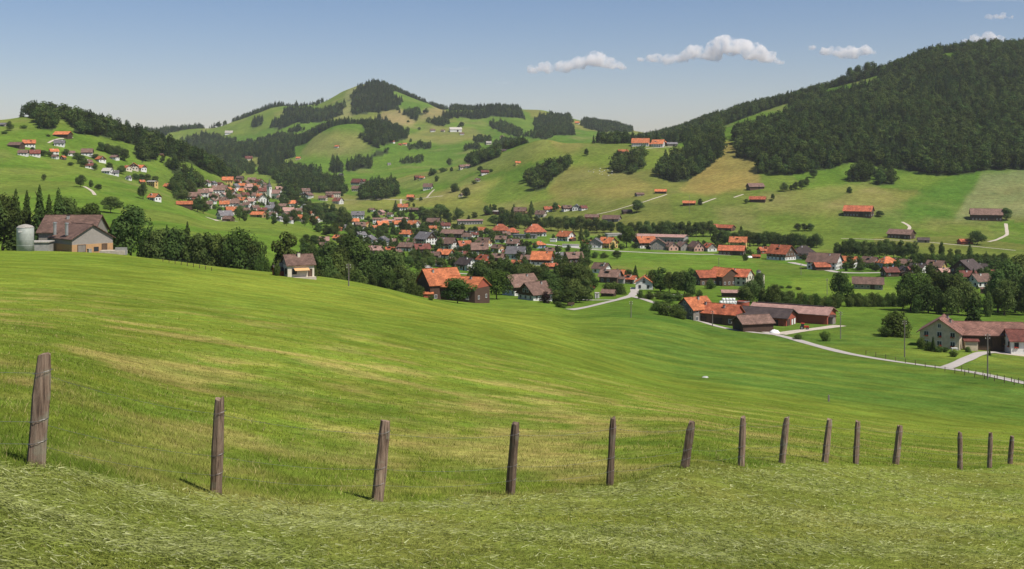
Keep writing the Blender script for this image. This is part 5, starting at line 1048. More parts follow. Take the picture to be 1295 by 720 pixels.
# tractor
def wheel(par, x, y, r, w):
    m = MB(); m.v = []; n = 16
    prof = [(r*.55,-w/2),(r,-w/2),(r*1.02,0),(r,w/2),(r*.55,w/2)]
    mb = MB(); mb.lathe(prof, n); mb.v = [(a, c, b) for a,b,c in mb.v]; ty = mb.build('wheel', 'rubber', par, (x, y, r))
    mb = MB(); mb.lathe([(0,-w*.3),(r*.56,-w*.3),(r*.56,w*.3),(0,w*.3)], n); mb.v = [(a, c, b) for a,b,c in mb.v]; mb.build('rim', 'metal', ty)
x, y, z = hit(1017, 417, 250); t = empty('tractor', (x, y, z), R(-20)); tag(t, 'small red tractor parked before the white barn doors', 'tractor')
m = MB(); m.box(-.2, 1.6, -.4, .4, .7, 1.35); m.box(-1.0, -.2, -.5, .5, .6, 1.1); m.build('body', 'redpaint', t)
m = MB(); m.box(-1.0, .0, -.6, .6, 1.1, 2.1, 1); m.box(-1.1, .1, -.7, .7, 2.1, 2.22, 0); m.build('cab', ['redpaint', 'glass'], t)
for a, b, q in ((-.7,-.75,.7),(-.7,.75,.7),(1.1,-.6,.45),(1.1,.6,.45)): wheel(t, a, b, q, .35)
x, y, z = hit(703, 377, 250); t = empty('delivery_van', (x, y, z), R(12)); tag(t, 'small white van parked at the edge of the dark trees', 'van')
m = MB(); m.v = [(-2.2,-.9,.4),(2.2,-.9,.4),(2.2,.9,.4),(-2.2,.9,.4),(-2.2,-.9,1.95),(1.0,-.85,1.95),(1.0,.85,1.95),(-2.2,.9,1.95),(1.7,-.9,1.15),(1.7,.9,1.15),(2.2,-.9,1.0),(2.2,.9,1.0)]
m.f = [(0,1,10,8,5,4),(3,7,6,9,11,2),(0,4,7,3),(1,2,11,10),(10,11,9,8),(8,9,6,5),(4,5,6,7),(0,3,2,1)]; m.m = [0]*8; m.build('body', 'white', t)
m = MB(); m.box(-.2, .9, -.93, .93, 1.25, 1.75); m.build('side_window', 'glass', t)
for a, b in ((-1.4,-.85),(-1.4,.85),(1.4,-.85),(1.4,.85)): wheel(t, a, b, .34, .22)
x, y, z = hit(722, 387.5, 250); t = empty('trailer', (x, y, z), R(5)); tag(t, 'small dark wooden trailer on the meadow beside the road', 'trailer')
m = MB(); m.box(-1.4, 1.4, -.8, .8, .6, 1.5); m.box(-2.4, -1.4, -.06, .06, .6, .72); m.build('box', 'wood', t); [wheel(t, 0.2, b, .38, .2) for b in (-.85,.85)]
x, y, z = hit(755, 377.5, 250); t = empty('kiosk', (x, y, z)); tag(t, 'tiny white hut left of the brown road shed', 'hut'); wing(t, 0, 1, 0, 1.8, 1.8, 2.2, R(10), R(8), 'white', 'palegrey', rows=1, wins=False, chim=0, over=.15, found=.5, doors=[('f', 0, .8, 1.9, 'greyconcrete')])
x, y, z = hit(840, 376.5, 250); t = empty('wood_pile', (x, y, z), R(-8)); tag(t, 'long stack of firewood under cover in front of the hedge', 'wood pile')
m = MB(); g = random.Random(9)
for i in range(40):
    for j in range(3): m.tube([(-8+i*.4+g.uniform(-.05,.05), -.4, .2+j*.38), (-8+i*.4, .6, .2+j*.38)], g.uniform(.15,.2), 6)
m.build('logs', 'greywood', t); m = MB(); m.box(-8.3, 8.2, -.6, .8, 1.32, 1.4); m.build('cover', 'palegrey', t)
x, y, z = hit(1207, 443.5, 200); t = empty('garden_table', (x, y, z)); tag(t, 'white garden table in front of the pale farmhouse', 'table')
m = MB(); m.box(-.9, .9, -.5, .5, .7, .78); m.build('tabletop', 'white', t)
for a, b in ((-.8,-.4),(.8,-.4),(-.8,.4),(.8,.4)): m = MB(); m.box(a-.04, a+.04, b-.04, b+.04, 0, .7); m.build('leg', 'white', t)
# pale boulders on the slope
g = random.Random(21)
for i in range(26):
    px, py = g.gauss(765, 11), g.gauss(216, 3.2); x, y, z = hit(px, py, 900); s = g.uniform(.5, 1.1)
    m = MB(); m.lathe([(.9,-.4),(1,.1),(.75,.6),(.3,.85),(0,.9)], 7); m.v = [(a*s*g.uniform(.8,1.2), b*s*g.uniform(.8,1.2), c*s*g.uniform(.7,1)) for a,b,c in m.v]
    o = m.build('boulder', 'rock', None, (x, y, z)); tag(o, 'pale boulder in the scatter on the yellowish slope left of the grove', 'boulder', 'pale boulders scattered on the slope')
# ------------------------------------------------------------------ trees
def leafcloud(lobes, N, size, g, flat=.0, out=.75, jitter=.16):
    """leaf clumps on the shells of overlapping lobes: (x, y, z, rx, rz)"""
    w = np.array([l[3]*l[3] for l in lobes]); w = w/w.sum(); k = g.choice(len(lobes), N, p=w)
    L = np.array(lobes)[k]
    d = g.normal(0, 1, (N, 3)); d /= np.linalg.norm(d, axis=1)[:, None]
    rr = 1-np.abs(g.normal(0, jitter, N)); rr = rr+.06*vn3(d*3+k[:, None])
    c = L[:, :3]+d*np.stack([L[:, 3], L[:, 3], L[:, 4]], -1)*rr[:, None]
    nrm = d*out+g.normal(0, 1, (N, 3))*(1-out)*1.1+np.array((0,0,.25)); nrm /= np.linalg.norm(nrm, axis=1)[:, None]
    return c, nrm, size*g.uniform(.6, 1.35, N)
def vn3(p): return np.sin(p[:, 0]*2.1+p[:, 1]*1.3)*np.cos(p[:, 1]*1.9-p[:, 2]*1.7)
def cards(c, nrm, s, g, asp=1.0, quad=True):
    N = len(c); a = np.cross(nrm, g.normal(0, 1, (N, 3))); a /= np.linalg.norm(a, axis=1)[:, None]+1e-9; b = np.cross(nrm, a)
    a = a*s[:, None]*.5*asp; b = b*s[:, None]*.5
    if quad:
        k = g.uniform(.5, 1, (N, 4, 1))
        return np.stack([c-a*k[:, 0], c-b*k[:, 1], c+a*k[:, 2], c+b*k[:, 3]], 1).reshape(-1, 3), 4
    return np.stack([c-a-b*.6, c+a-b*.6, c+b], 1).reshape(-1, 3), 3
def decid(seed, N, size, wide=.36, low=.14, nl=13, asp=1):
    g = np.random.default_rng(seed); L = []
    for i in range(nl):
        t = g.uniform(0, 1)**.8; z = low+.14+t*(.66-low*.3); env = math.sin(min(1, (z-low)/(1-low)*1.05)*math.pi)**.55
        a = g.uniform(0, 2*math.pi); r = wide*env*g.uniform(.25, .72); q = wide*g.uniform(.36, .56)*(.75+.4*env)
        L.append((r*math.cos(a), r*math.sin(a), min(z, 1-q*.75), q, q*g.uniform(.7, .95)))
    L.append((0, 0, low+.42*(1-low), wide*.75, .33*(1-low))); L.append((0, 0, .84, wide*.42, .16))
    c, n_, s = leafcloud(L, N, size, g); k = c[:, 2] > low*.7
    return cards(c[k], n_[k], s[k], g)
def conif(seed, N, size, wide=.19, low=.05):
    g = np.random.default_rng(seed)
    u = g.uniform(0, 1, N)**.62; z = 1-u*(1-low)                # more near the base
    tiers = 13; ph = (z*tiers) % 1
    lump = 1+.22*np.sin(g.uniform(0, 1)*6+np.floor(z*tiers)*2.1)
    th = g.uniform(0, 2*math.pi, N); lob = 1+.25*np.sin(th*5+np.floor(z*tiers)*1.7)+.12*np.sin(th*11+z*40)
    R_ = wide*(1-z)**.85*lump*lob*(.72+.42*(1-ph))+.008
    rr = R_*g.uniform(.35, 1, N)**.5
    c = np.stack([rr*np.cos(th), rr*np.sin(th), z-rr*.18], -1)
    n_ = np.stack([np.cos(th)*.6, np.sin(th)*.6, np.full(N, .75)], -1)+g.normal(0, .35, (N, 3)); n_ /= np.linalg.norm(n_, axis=1)[:, None]
    return cards(c, n_, size*g.uniform(.6, 1.3, N)*(.55+.6*(1-z)), g)
def trunkmesh(seed, top=.55, r=.02, limbs=5):
    g = random.Random(seed); mb = MB(); pts = [(g.uniform(-.012,.012)*k, g.uniform(-.012,.012)*k, -.03+k*(top+.03)/5) for k in range(6)]
    mb.tube(pts, [r*1.5, r*1.05, r*.9, r*.75, r*.55, r*.3], 8)
    for i in range(limbs):
        z = g.uniform(.16, top*.85); a = g.uniform(0, 6.28); l = g.uniform(.12, .24)
        mb.tube([(0,0,z),(l*.5*math.cos(a), l*.5*math.sin(a), z+l*.4),(l*math.cos(a), l*math.sin(a), z+l*.95)], [r*.5, r*.33, r*.12], 5)
    return mb.mesh('trunk', 'bark')
def crownmesh(d, mat): return rawmesh('crown', d[0], d[1], mat)
DEC = [crownmesh(decid(100+i, 4200, .052, wide=w, low=lo, nl=nl), 'leaf') for i, (w, lo, nl) in enumerate([(.38,.12,14),(.34,.1,12),(.42,.14,16),(.30,.08,12),(.36,.16,15)])]
DECB = [m.copy() for m in DEC[:3]]
for m in DECB: m.materials[0] = MATS['leafbright']
DECD = [m.copy() for m in DEC]
for m in DECD: m.materials[0] = MATS['leafdark']
BUSH = [crownmesh(decid(140+i, 2600, .085, wide=.62, low=-.08, nl=11), 'leaf') for i in range(3)]
BUSHP = BUSH[0].copy(); BUSHP.materials[0] = MATS['leafpurple']
CON = [crownmesh(conif(160+i, 4200, .05, wide=w), 'leafdark') for i, w in enumerate([.19,.23,.17,.26])]
TRD = [trunkmesh(i) for i in range(3)]; TRC = [trunkmesh(9, .9, .013, 0)]
NT = [0]
def tree(x, y, z, h, w, kind, seed=None):
    """kind: d broadleaf, k dark broadleaf, b bright broadleaf, c conifer, s shrub, p purple shrub"""
    g = random.Random(NT[0]*31+5); NT[0] += 1
    nm = {'d':'broadleaf_tree','k':'broadleaf_tree','b':'broadleaf_tree','c':'spruce_tree','s':'shrub','p':'shrub','w':'broadleaf_tree'}[kind]
    me = g.choice({'d':DEC,'k':DECD,'b':DECB,'c':CON,'s':BUSH,'p':[BUSHP],'w':BUSH}[kind])
    root = empty(nm, (x, y, z-.1), g.uniform(0, 6.28))
    if kind in 'dkb': w = max(w*1.18, h*.62)
    if kind == 'c': w = max(w, h*.36)
    nomw = {'c': .42, 's': 1.2, 'p': 1.2, 'w': 1.2}.get(kind, .76); sc = w/(nomw)
    cr = child('crown', me, root, (0,0,0), 0); cr.scale = (sc, sc*g.uniform(.9, 1.1), h*(1.1 if kind in 'kd' and w < 14 else 1)); cr.location.z = -.1*h if kind in 'kd' and w < 14 else (-.05*h if kind == 'k' else 0)
    if kind in 'dkbc':
        t = child('trunk', (TRC if kind == 'c' else TRD)[NT[0] % (1 if kind == 'c' else 3)], root, (0,0,0), 0); t.scale = (h, h, h)
    cat = {'c':'tree','s':'shrub','p':'shrub'}.get(kind, 'tree'); tag(root, None, cat)
    return root, nm
PN = {'broadleaf_tree': ('broadleaf tree','broadleaf trees'), 'spruce_tree': ('dark conifer','dark conifers'), 'shrub': ('leafy shrub','leafy shrubs')}
def T(px, top, base, w, kind, zone, Y=None, label=None):
    if Y: x, y, z = at(px, Y); h = (HZ-top)/F*Y-z
    else:
        x, y, z = hit(px, base, 110); h = (base-top)/F*y; y += .3*w*y/F
    root, nm = tree(x, y, float(ground(x, y)), max(h, 1), w*y/F, kind)
    if kind in 'sp': root['group'] = 'shrubs around the village and farms'
    else: root['group'] = 'single trees around the village and farms'
    if label: root['label'] = label
    else:
        if zone == 'among the village gardens': zone = 'in the upper village gardens' if px < 512 else ('in the middle village gardens' if px < 565 else ('behind the orange-roofed barn' if px < 630 else 'near the flat-roofed halls'))
        if zone == 'among the houses around the church': zone = 'left of the church' if px < 318 else ('around the church' if px < 365 else 'right of the church')
        zone = {'in the tree belt right of the weathered farmhouse':'in the belt right of the farmhouse','in the dark tree mass right of the cream house':'right of the cream house','behind the weathered farmhouse at left':'behind the left farmhouse','beside the road fork below the village':'by the road fork',
          'around the orange-roofed farms in the valley':'around the valley farms','in the green belt behind the upper village':'in the belt behind the village','in the river belt behind the orange main road houses':'in the long river belt','in the river belt behind the long grey hall':'behind the long grey hall','on the middle slopes above the village':'on the middle slopes',
          'on the left hillside among the houses':'on the left hillside','in the dark river trees at left centre':'in the left river trees','in the dark wood behind the chalets':'behind the chalets','at the right edge behind the farmhouse':'at the right edge','along the stream behind the far right houses':'along the stream','in the belt left of the blue-walled house':'left of the blue-walled house'}.get(zone, zone)
        nn = {'w':'wide tree','d':'mid-green broadleaf tree','k':'dark broadleaf tree','b':'bright green broadleaf tree','c':'dark conifer','s':'leafy green shrub','p':'purple-leaved shrub'}[kind]
        register(root, nn, nn+'s', zone, px)
A = 'behind the weathered farmhouse at left'
for px, top, w, k, Y in [(-14,246,26,'k',395),(4,245,26,'k',400),(20,238,16,'c',400),(34,240,18,'c',405),(50,233,20,'c',400),(62,245,16,'c',400),(74,237,19,'c',405),(86,250,24,'k',410),(99,262,20,'d',400),(112,258,32,'k',400),(124,266,24,'d',405)]: T(px, top, 0, w, k, A, Y)
T(165, 258, 0, 44, 'k', A, 372, 'large dark round tree just right of the weathered farmhouse')
T(137, 248, 270, 25, 'd', A, None, 'lone round tree on the open slope above the large dark tree')
A = 'in the tree belt right of the weathered farmhouse'
for px, top, w, k in [(146,294,16,'s'),(186,288,24,'k'),(200,290,22,'k'),(211,284,18,'c'),(221,282,22,'k'),(237,280,20,'c'),(250,290,26,'k'),(262,292,26,'k'),(275,293,28,'d'),(288,295,26,'k'),(301,288,30,'d'),(314,294,26,'k'),(322,302,20,'k'),(308,305,22,'d'),(331,318,14,'s'),(338,326,12,'s'),(194,300,22,'k'),(242,300,26,'d'),(280,308,24,'d')]: T(px, top, 0, w, k, A, 425 if k != 's' else 400)
T(361, 291, 0, 22, 'd', A, 440, 'loose narrow tree behind the cream house')
T(349, 332, 349, 11, 's', 'around the cream house'); T(393, 330, 352, 14, 's', 'around the cream house'); T(404, 322, 0, 16, 'd', 'around the cream house', 430)
A = 'in the dark tree mass right of the cream house'
for px, top, w, k, Y in [(412,322,28,'k',440),(425,318,24,'d',450),(398,338,16,'k',425),(444,291,34,'k',500),(430,308,22,'k',480),(456,305,26,'d',490),(438,330,30,'k',450),(465,328,28,'k',460),(452,340,26,'d',440),(484,311,28,'k',480),(496,312,28,'k',470),(478,338,24,'k',450),(492,340,24,'d',445),(508,335,26,'k',455),(518,342,22,'k',450),(531,340,20,'d',455),(470,345,20,'k',440),(522,352,16,'s',430),(530,360,14,'s',425),(505,352,22,'k',440),(427,345,20,'s',425),(418,300,20,'k',520),(397,308,18,'k',600),(386,306,18,'k',640),(409,330,18,'k',450)]: T(px, top, 0, w, k, A, Y)
A = 'near the big orange-roofed barn'
T(578, 352, 384, 39, 'd', A, None, 'round tree casting shade before the big orange-roofed barn'); T(628, 341, 379, 30, 'b', A, None, 'tall rounded pale green tree right of the orange-roofed barn')
T(690, 368, 384, 15, 'p', A, None, 'dark purple bush beside the dark chalet'); T(706, 381, 389, 13, 's', A); T(713, 386, 390, 10, 's', A); T(545, 372, 380, 8, 's', A); T(604, 374, 381, 9, 's', A)
A = 'in the dark wood behind the chalets'
for px, top, w, k, Y in [(607,332,26,'k',520),(620,328,26,'k',540),(634,326,30,'k',560),(645,331,26,'k',540),(657,336,22,'k',520),(668,332,26,'k',540),(680,336,26,'k',520),(692,342,26,'k',500),(703,333,26,'c',520),(714,330,28,'k',530),(725,331,28,'k',520),(737,335,26,'k',520),(700,352,28,'k',480),(714,350,28,'k',480),(728,352,26,'k',480),(740,352,24,'k',490),(718,366,22,'k',460),(704,366,20,'d',460),(733,362,20,'k',480),(745,342,18,'d',540),(596,345,16,'d',520)]: T(px, top, 0, w, k, A, Y)
A = 'beside the road fork below the village'
for px, top, base, w, k in [(741,300,328,18,'d'),(753,318,327,10,'s'),(764,319,327,12,'s'),(781,317,328,12,'d'),(804,335,353,10,'c'),(796,341,352,9,'k'),(788,343,352,10,'k'),(777,356,372,16,'s'),(786,358,373,18,'s'),(768,357,370,12,'s'),(826,341,366,14,'d'),(836,337,369,22,'d'),(847,344,370,14,'d'),(858,344,372,18,'d'),(867,342,374,20,'k'),(874,338,376,15,'k'),(811,366,378,10,'s'),(822,368,379,14,'s'),(834,368,379,14,'s'),(846,368,380,14,'s'),(858,369,381,14,'s'),(870,370,383,14,'s'),(830,380,394,18,'s'),(842,382,400,22,'s'),(856,384,402,22,'s'),(862,390,404,14,'s'),(848,372,384,20,'k')]: T(px, top, base, w, k, A)
A = 'around the orange-roofed farms in the valley'
for px, top, base, w, k in [(899,352,366,13,'s'),(954,354,384,24,'k'),(944,362,386,20,'k'),(966,364,386,16,'k'),(973,362,388,16,'c'),(981,360,390,18,'k'),(990,368,390,16,'k'),(1000,368,390,16,'k'),(960,345,372,10,'k'),(1044,418,432,13,'s'),(1010,422,430,12,'s'),(885,366,382,10,'s'),(978,362,366,8,'s'),(988,361,365,10,'s'),(998,361,365,10,'s'),(1010,363,367,8,'s')]: T(px, top, base, w, k, A)
def hedge(pts, w, hgt, label):
    root = empty('hedge', hit(pts[0][0], pts[0][1], 110)); tag(root, label, 'hedge', 'hedges across the valley floor'); g = random.Random(int(pts[0][0]))
    for px, by in pts:
        x, y, z = hit(px, by, 110); s = y/F
        for q in range(2):
            o = bpy.data.objects.new('shrub', g.choice(BUSH)); link(o, root); o.location = (x-root.location.x+g.uniform(-1,1)*s*2, y-root.location.y+g.uniform(-1,1)*w*.2*s, z-root.location.z-.2); o.rotation_euler = (0,0,g.uniform(0,6)); q = w*s/1.2*g.uniform(.8,1.15); o.scale = (q, q, hgt*s*g.uniform(.7,1.15))
hedge([(px, 390) for px in range(1002, 1064, 7)], 13, 19, 'tall bushy hedge behind the pinkish-roofed barn')
T(1065, 343, 388, 27, 'd', A, None, 'tall slender-crowned tree rising from the hedge right of the pinkish barn')
hedge([(px, 388) for px in range(1074, 1142, 7)], 13, 17, 'leafy hedge crossing the meadow right of the tall slender tree')
A = 'behind the round bush at right'
for px, top, w, k, Y in [(1152,344,28,'d',470),(1166,342,26,'d',475),(1182,341,30,'k',480),(1197,346,26,'k',475),(1212,347,26,'k',470),(1224,356,20,'k',460),(1142,356,18,'d',470),(1174,358,26,'k',465),(1204,362,22,'k',460),(1236,372,16,'s',460),(1250,368,16,'s',460),(1160,372,16,'s',462),(1190,372,16,'s',462)]: T(px, top, 0, w, k, A, Y)
A = 'at the right edge behind the farmhouse'
for px, top, w, k, Y in [(1262,340,22,'k',480),(1275,328,26,'k',500),(1288,318,28,'k',520),(1302,315,30,'k',520),(1270,352,26,'k',470),(1284,345,26,'k',480),(1298,345,26,'k',470),(1318,330,30,'k',500),(1248,338,14,'k',640),(1254,352,16,'k',520)]: T(px, top, 0, w, k, A, Y)
T(1231, 370, 0, 36, 'c', A, 356, 'dark spreading spruce behind the pale farmhouse roof')
T(1140, 393, 427, 44, 'w', A, None, 'broad rounded tree standing alone in the meadow left of the farmhouse')
T(1121, 413, 427, 20, 's', 'by the pale farmhouse'); T(1168, 426, 442, 14, 's', 'by the pale farmhouse'); T(1176, 432, 444, 14, 's', 'by the pale farmhouse'); T(1181, 425, 445, 9, 'c', 'by the pale farmhouse'); T(1189, 437, 446, 12, 's', 'by the pale farmhouse')
T(1197, 439, 446, 10, 's', 'by the pale farmhouse'); T(1207, 443, 452, 13, 's', 'by the pale farmhouse'); T(1226, 438, 446, 10, 's', 'by the pale farmhouse'); T(1252, 440, 450, 5, 'c', 'by the pale farmhouse')
A = 'in the green belt behind the upper village'
for px, top, base, w, k in [(625,272,286,14,'k'),(633,266,287,12,'c'),(640,264,288,14,'k'),(648,262,288,12,'c'),(656,268,289,14,'k'),(664,270,290,14,'k'),(671,262,290,10,'c'),(679,272,291,14,'k'),(688,274,292,14,'k'),(697,272,292,14,'k'),(706,274,293,14,'k'),(716,273,293,14,'k'),(726,274,294,14,'k'),(735,272,294,15,'k'),(745,276,295,14,'k'),(755,275,295,14,'k'),(764,278,295,14,'k'),(773,280,295,12,'k'),(784,281,296,12,'d'),(672,254,272,9,'c'),(650,258,272,9,'c'),(702,256,268,8,'k'),(620,258,272,10,'c'),(615,260,273,10,'k'),(625,258,270,9,'k'),(634,262,272,10,'k')]: T(px, top, base, w, k, A)
T(793, 286, 314, 22, 'b', A, None, 'large round bright tree before the long grey hall'); T(806, 253, 270, 15, 'k', A, None, 'round dark tree beside the dark slope barn')
A = 'in the river belt behind the long grey hall'
for i, px in enumerate(range(800, 900, 9)): T(px, 281-(i % 3), 300, 14, 'k', A)
A = 'in the river belt behind the orange main road houses'
for i, px in enumerate(range(906, 1036, 8)): T(px, 289+(i*5 % 4)+(px-906)*.05, 310+(px-906)*.03, 14, 'k' if i % 3 else 'd', A)
T(938, 285, 308, 12, 'c', A)
A = 'in the belt left of the blue-walled house'
for i, px in enumerate(range(1060, 1160, 9)): T(px, 306-(i*7 % 5), 327, 15, 'k', A)
T(1077, 322, 340, 15, 'k', A, None, 'dark round tree hiding the orange-roofed white house'); T(1088, 324, 342, 8, 'c', A); T(943, 320, 330, 8, 's', A)
hedge([(px, 333) for px in range(1156, 1272, 6)], 11, 12, 'long low hedge along the stream behind the far right houses')
for px, top, base, w, k in [(1179,308,323,8,'d'),(1192,305,324,10,'d'),(1203,314,328,9,'k'),(1213,315,330,10,'k'),(1228,308,328,11,'c'),(1248,317,328,6,'c'),(1240,326,334,10,'k')]: T(px, top, base, w, k, 'along the stream behind the far right houses')
T(1238, 291, 310, 18, 'k', A, None, 'round dark tree right of the small orange-roofed slope barn'); T(1275, 264, 280, 14, 'k', A, None, 'round tree at the right end of the brown slope barn'); T(1113, 267, 275, 10, 'k', A, None, 'small round tree right of the longest slope barn')
A = 'on the right slope below the forest'
for px, top, base, w, k in [(886,251,260,8,'k'),(992,231,243,9,'k'),(1001,234,242,5,'k'),(1007,230,241,8,'k'),(1014,228,240,9,'k'),(1020,225,237,8,'k'),(1030,214,226,9,'k'),(1075,236,245,9,'k'),(978,245,253,5,'d'),(976,252,255,7,'s'),(944,252,258,6,'d'),(950,234,240,7,'k')]: T(px, top, base, w, k, A)
for px, top, w in [(1075,87,4),(1086,84,5),(1098,80,4),(1104,79,4)]: T(px, top-2, 0, w, 'd', 'sticking up from the forested skyline', 2400)
A = 'on the middle slopes above the village'
for px, top, base, w, k in [(742,188,198,6,'k'),(777,174,182,9,'k'),(589,238,251,10,'k'),(576,232,243,13,'s'),(580,264,276,11,'k'),(600,268,276,9,'k'),(556,258,276,18,'k'),(550,262,278,14,'k'),(565,264,279,12,'k'),(533,260,278,16,'k'),(540,264,280,14,'k'),(500,253,268,7,'c'),(552,222,230,6,'s'),(545,212,222,7,'c'),(548,214,222,8,'k'),(560,212,218,12,'s'),(571,211,217,6,'k'),(607,210,218,6,'k'),(613,214,218,9,'s'),(621,214,218,6,'s'),(600,228,233,8,'s'),(568,200,210,6,'k'),(530,161,165,4,'k'),(584,154,162,7,'k'),(580,158,164,6,'k'),(519,175,180,4,'s'),(516,152,155,4,'s'),(602,142,146,4,'s'),(724,150,155,4,'s'),(520,250,256,8,'k'),(532,249,254,6,'k'),(515,256,262,7,'k'),(509,266,272,5,'s'),(523,257,262,5,'s')]: T(px, top, base, w, k, A)
A = 'on the left hillside among the houses'
for px, top, base, w, k in [(55,220,229,6,'k'),(100,221,237,13,'k'),(114,227,237,8,'k'),(124,233,241,9,'k'),(180,230,252,10,'k'),(12,153,166,5,'k'),(29,158,163,9,'s'),(60,170,173,6,'s'),(4,166,170,9,'s'),(54,190,198,10,'k'),(62,192,199,8,'k'),(96,193,202,10,'k'),(101,196,208,12,'k'),(106,200,212,10,'k'),(119,195,201,10,'k'),(127,180,192,10,'k'),(134,182,193,10,'k'),(141,184,196,10,'k'),(149,184,198,12,'k'),(156,188,204,12,'k'),(137,205,215,11,'k'),(152,209,220,11,'k'),(119,206,216,6,'d'),(171,219,228,10,'k'),(178,220,229,10,'k'),(186,220,231,10,'k'),(195,222,233,10,'k'),(89,205,210,8,'k'),(82,188,198,8,'k'),(40,186,190,8,'k'),(217,226,244,9,'k'),(225,228,246,14,'k'),(235,226,247,14,'k'),(229,238,255,16,'k'),(222,240,252,10,'k')]: T(px, top, base, w, k, A)
A = 'among the houses around the church'
for px, top, base, w, k in [(248,249,268,17,'k'),(256,252,270,13,'k'),(243,256,266,11,'k'),(302,260,279,12,'k'),(309,265,280,10,'k'),(338,268,278,6,'s'),(290,240,256,8,'k'),(286,238,249,6,'c'),(315,240,251,6,'k'),(322,234,247,8,'k'),(295,246,256,6,'k'),(338,248,262,5,'c'),(270,246,254,7,'k'),(350,258,272,9,'k'),(357,240,258,12,'k'),(366,240,256,12,'k'),(374,244,256,12,'k'),(362,250,262,10,'k'),(380,252,262,12,'k'),(389,254,264,12,'k'),(398,256,268,14,'k'),(351,240,250,10,'k'),(372,232,242,7,'k'),(381,234,243,9,'k'),(396,235,243,10,'k'),(412,236,243,12,'k'),(330,265,274,8,'k'),(278,262,268,8,'k'),(385,268,286,9,'k'),(371,264,282,8,'k'),(378,266,278,7,'k'),(362,272,286,9,'k'),(346,268,284,6,'k'),(310,246,252,5,'k')]: T(px, top, base, w, k, A)
A = 'in the dark river trees at left centre'
for px, top, base, w, k in [(388,258,274,14,'k'),(400,256,276,16,'k'),(410,254,276,16,'k'),(420,256,280,18,'k'),(432,260,284,18,'k'),(418,268,288,18,'k'),(428,272,292,16,'k'),(438,268,290,14,'k'),(412,270,284,14,'k'),(402,282,294,14,'k'),(412,284,298,16,'k'),(422,282,300,14,'k'),(395,272,288,12,'k'),(405,268,280,12,'k'),(386,296,310,12,'k'),(396,297,312,14,'k'),(407,298,312,12,'k'),(442,282,300,10,'k'),(433,295,312,16,'k'),(441,300,318,16,'k'),(382,300,312,10,'s')]: T(px, top, base, w, k, A)
A = 'among the village gardens'
for px, top, base, w, k in [(497,279,297,8,'c'),(511,275,294,12,'k'),(486,282,290,8,'k'),(452,286,296,8,'k'),(475,266,278,8,'k'),(517,282,292,8,'k'),(534,284,300,16,'k'),(528,288,302,12,'k'),(540,272,284,12,'k'),(520,268,284,8,'k'),(569,290,300,8,'k'),(556,300,316,8,'k'),(494,298,312,8,'c'),(502,300,314,8,'c'),(490,316,330,10,'k'),(529,312,334,10,'c'),(521,318,334,14,'k'),(516,324,336,12,'k'),(510,318,334,10,'c'),(540,316,336,12,'k'),(545,324,340,14,'k'),(535,326,338,12,'k'),(556,326,338,12,'k'),(575,328,340,10,'k'),(582,312,326,12,'k'),(590,308,322,12,'k'),(579,318,330,12,'k'),(597,300,312,8,'k'),(600,318,330,8,'k'),(622,322,336,8,'k'),(640,316,326,8,'k'),(662,306,318,8,'k'),(671,318,330,8,'k'),(686,314,324,10,'k'),(640,330,344,10,'k'),(664,328,342,10,'k'),(699,342,352,12,'k'),(709,334,344,12,'k'),(716,318,328,8,'k'),(735,318,334,8,'c'),(601,286,296,8,'k'),(621,290,300,8,'k'),(615,288,298,7,'k'),(585,282,292,8,'k'),(558,290,298,8,'k'),(667,295,303,8,'k'),(700,296,304,6,'k'),(735,285,305,8,'c'),(742,290,303,8,'k'),(475,306,320,7,'k'),(462,312,326,12,'k'),(450,312,326,12,'k'),(484,326,338,12,'k'),(497,330,342,10,'k'),(507,290,300,6,'c'),(570,340,352,10,'k'),(562,338,348,10,'k'),(551,342,352,10,'k'),(608,340,350,9,'k'),(596,342,352,8,'s'),(755,300,313,8,'k'),(727,318,326,6,'k'),(786,308,316,8,'s'),(775,306,316,6,'s')]: T(px, top, base, w, k, A)
for px in (1010, 1018, 1026): T(px, 283, 293, 0+9, 'k', 'behind the river belt on the right')
if 'postprune' in globals(): pass
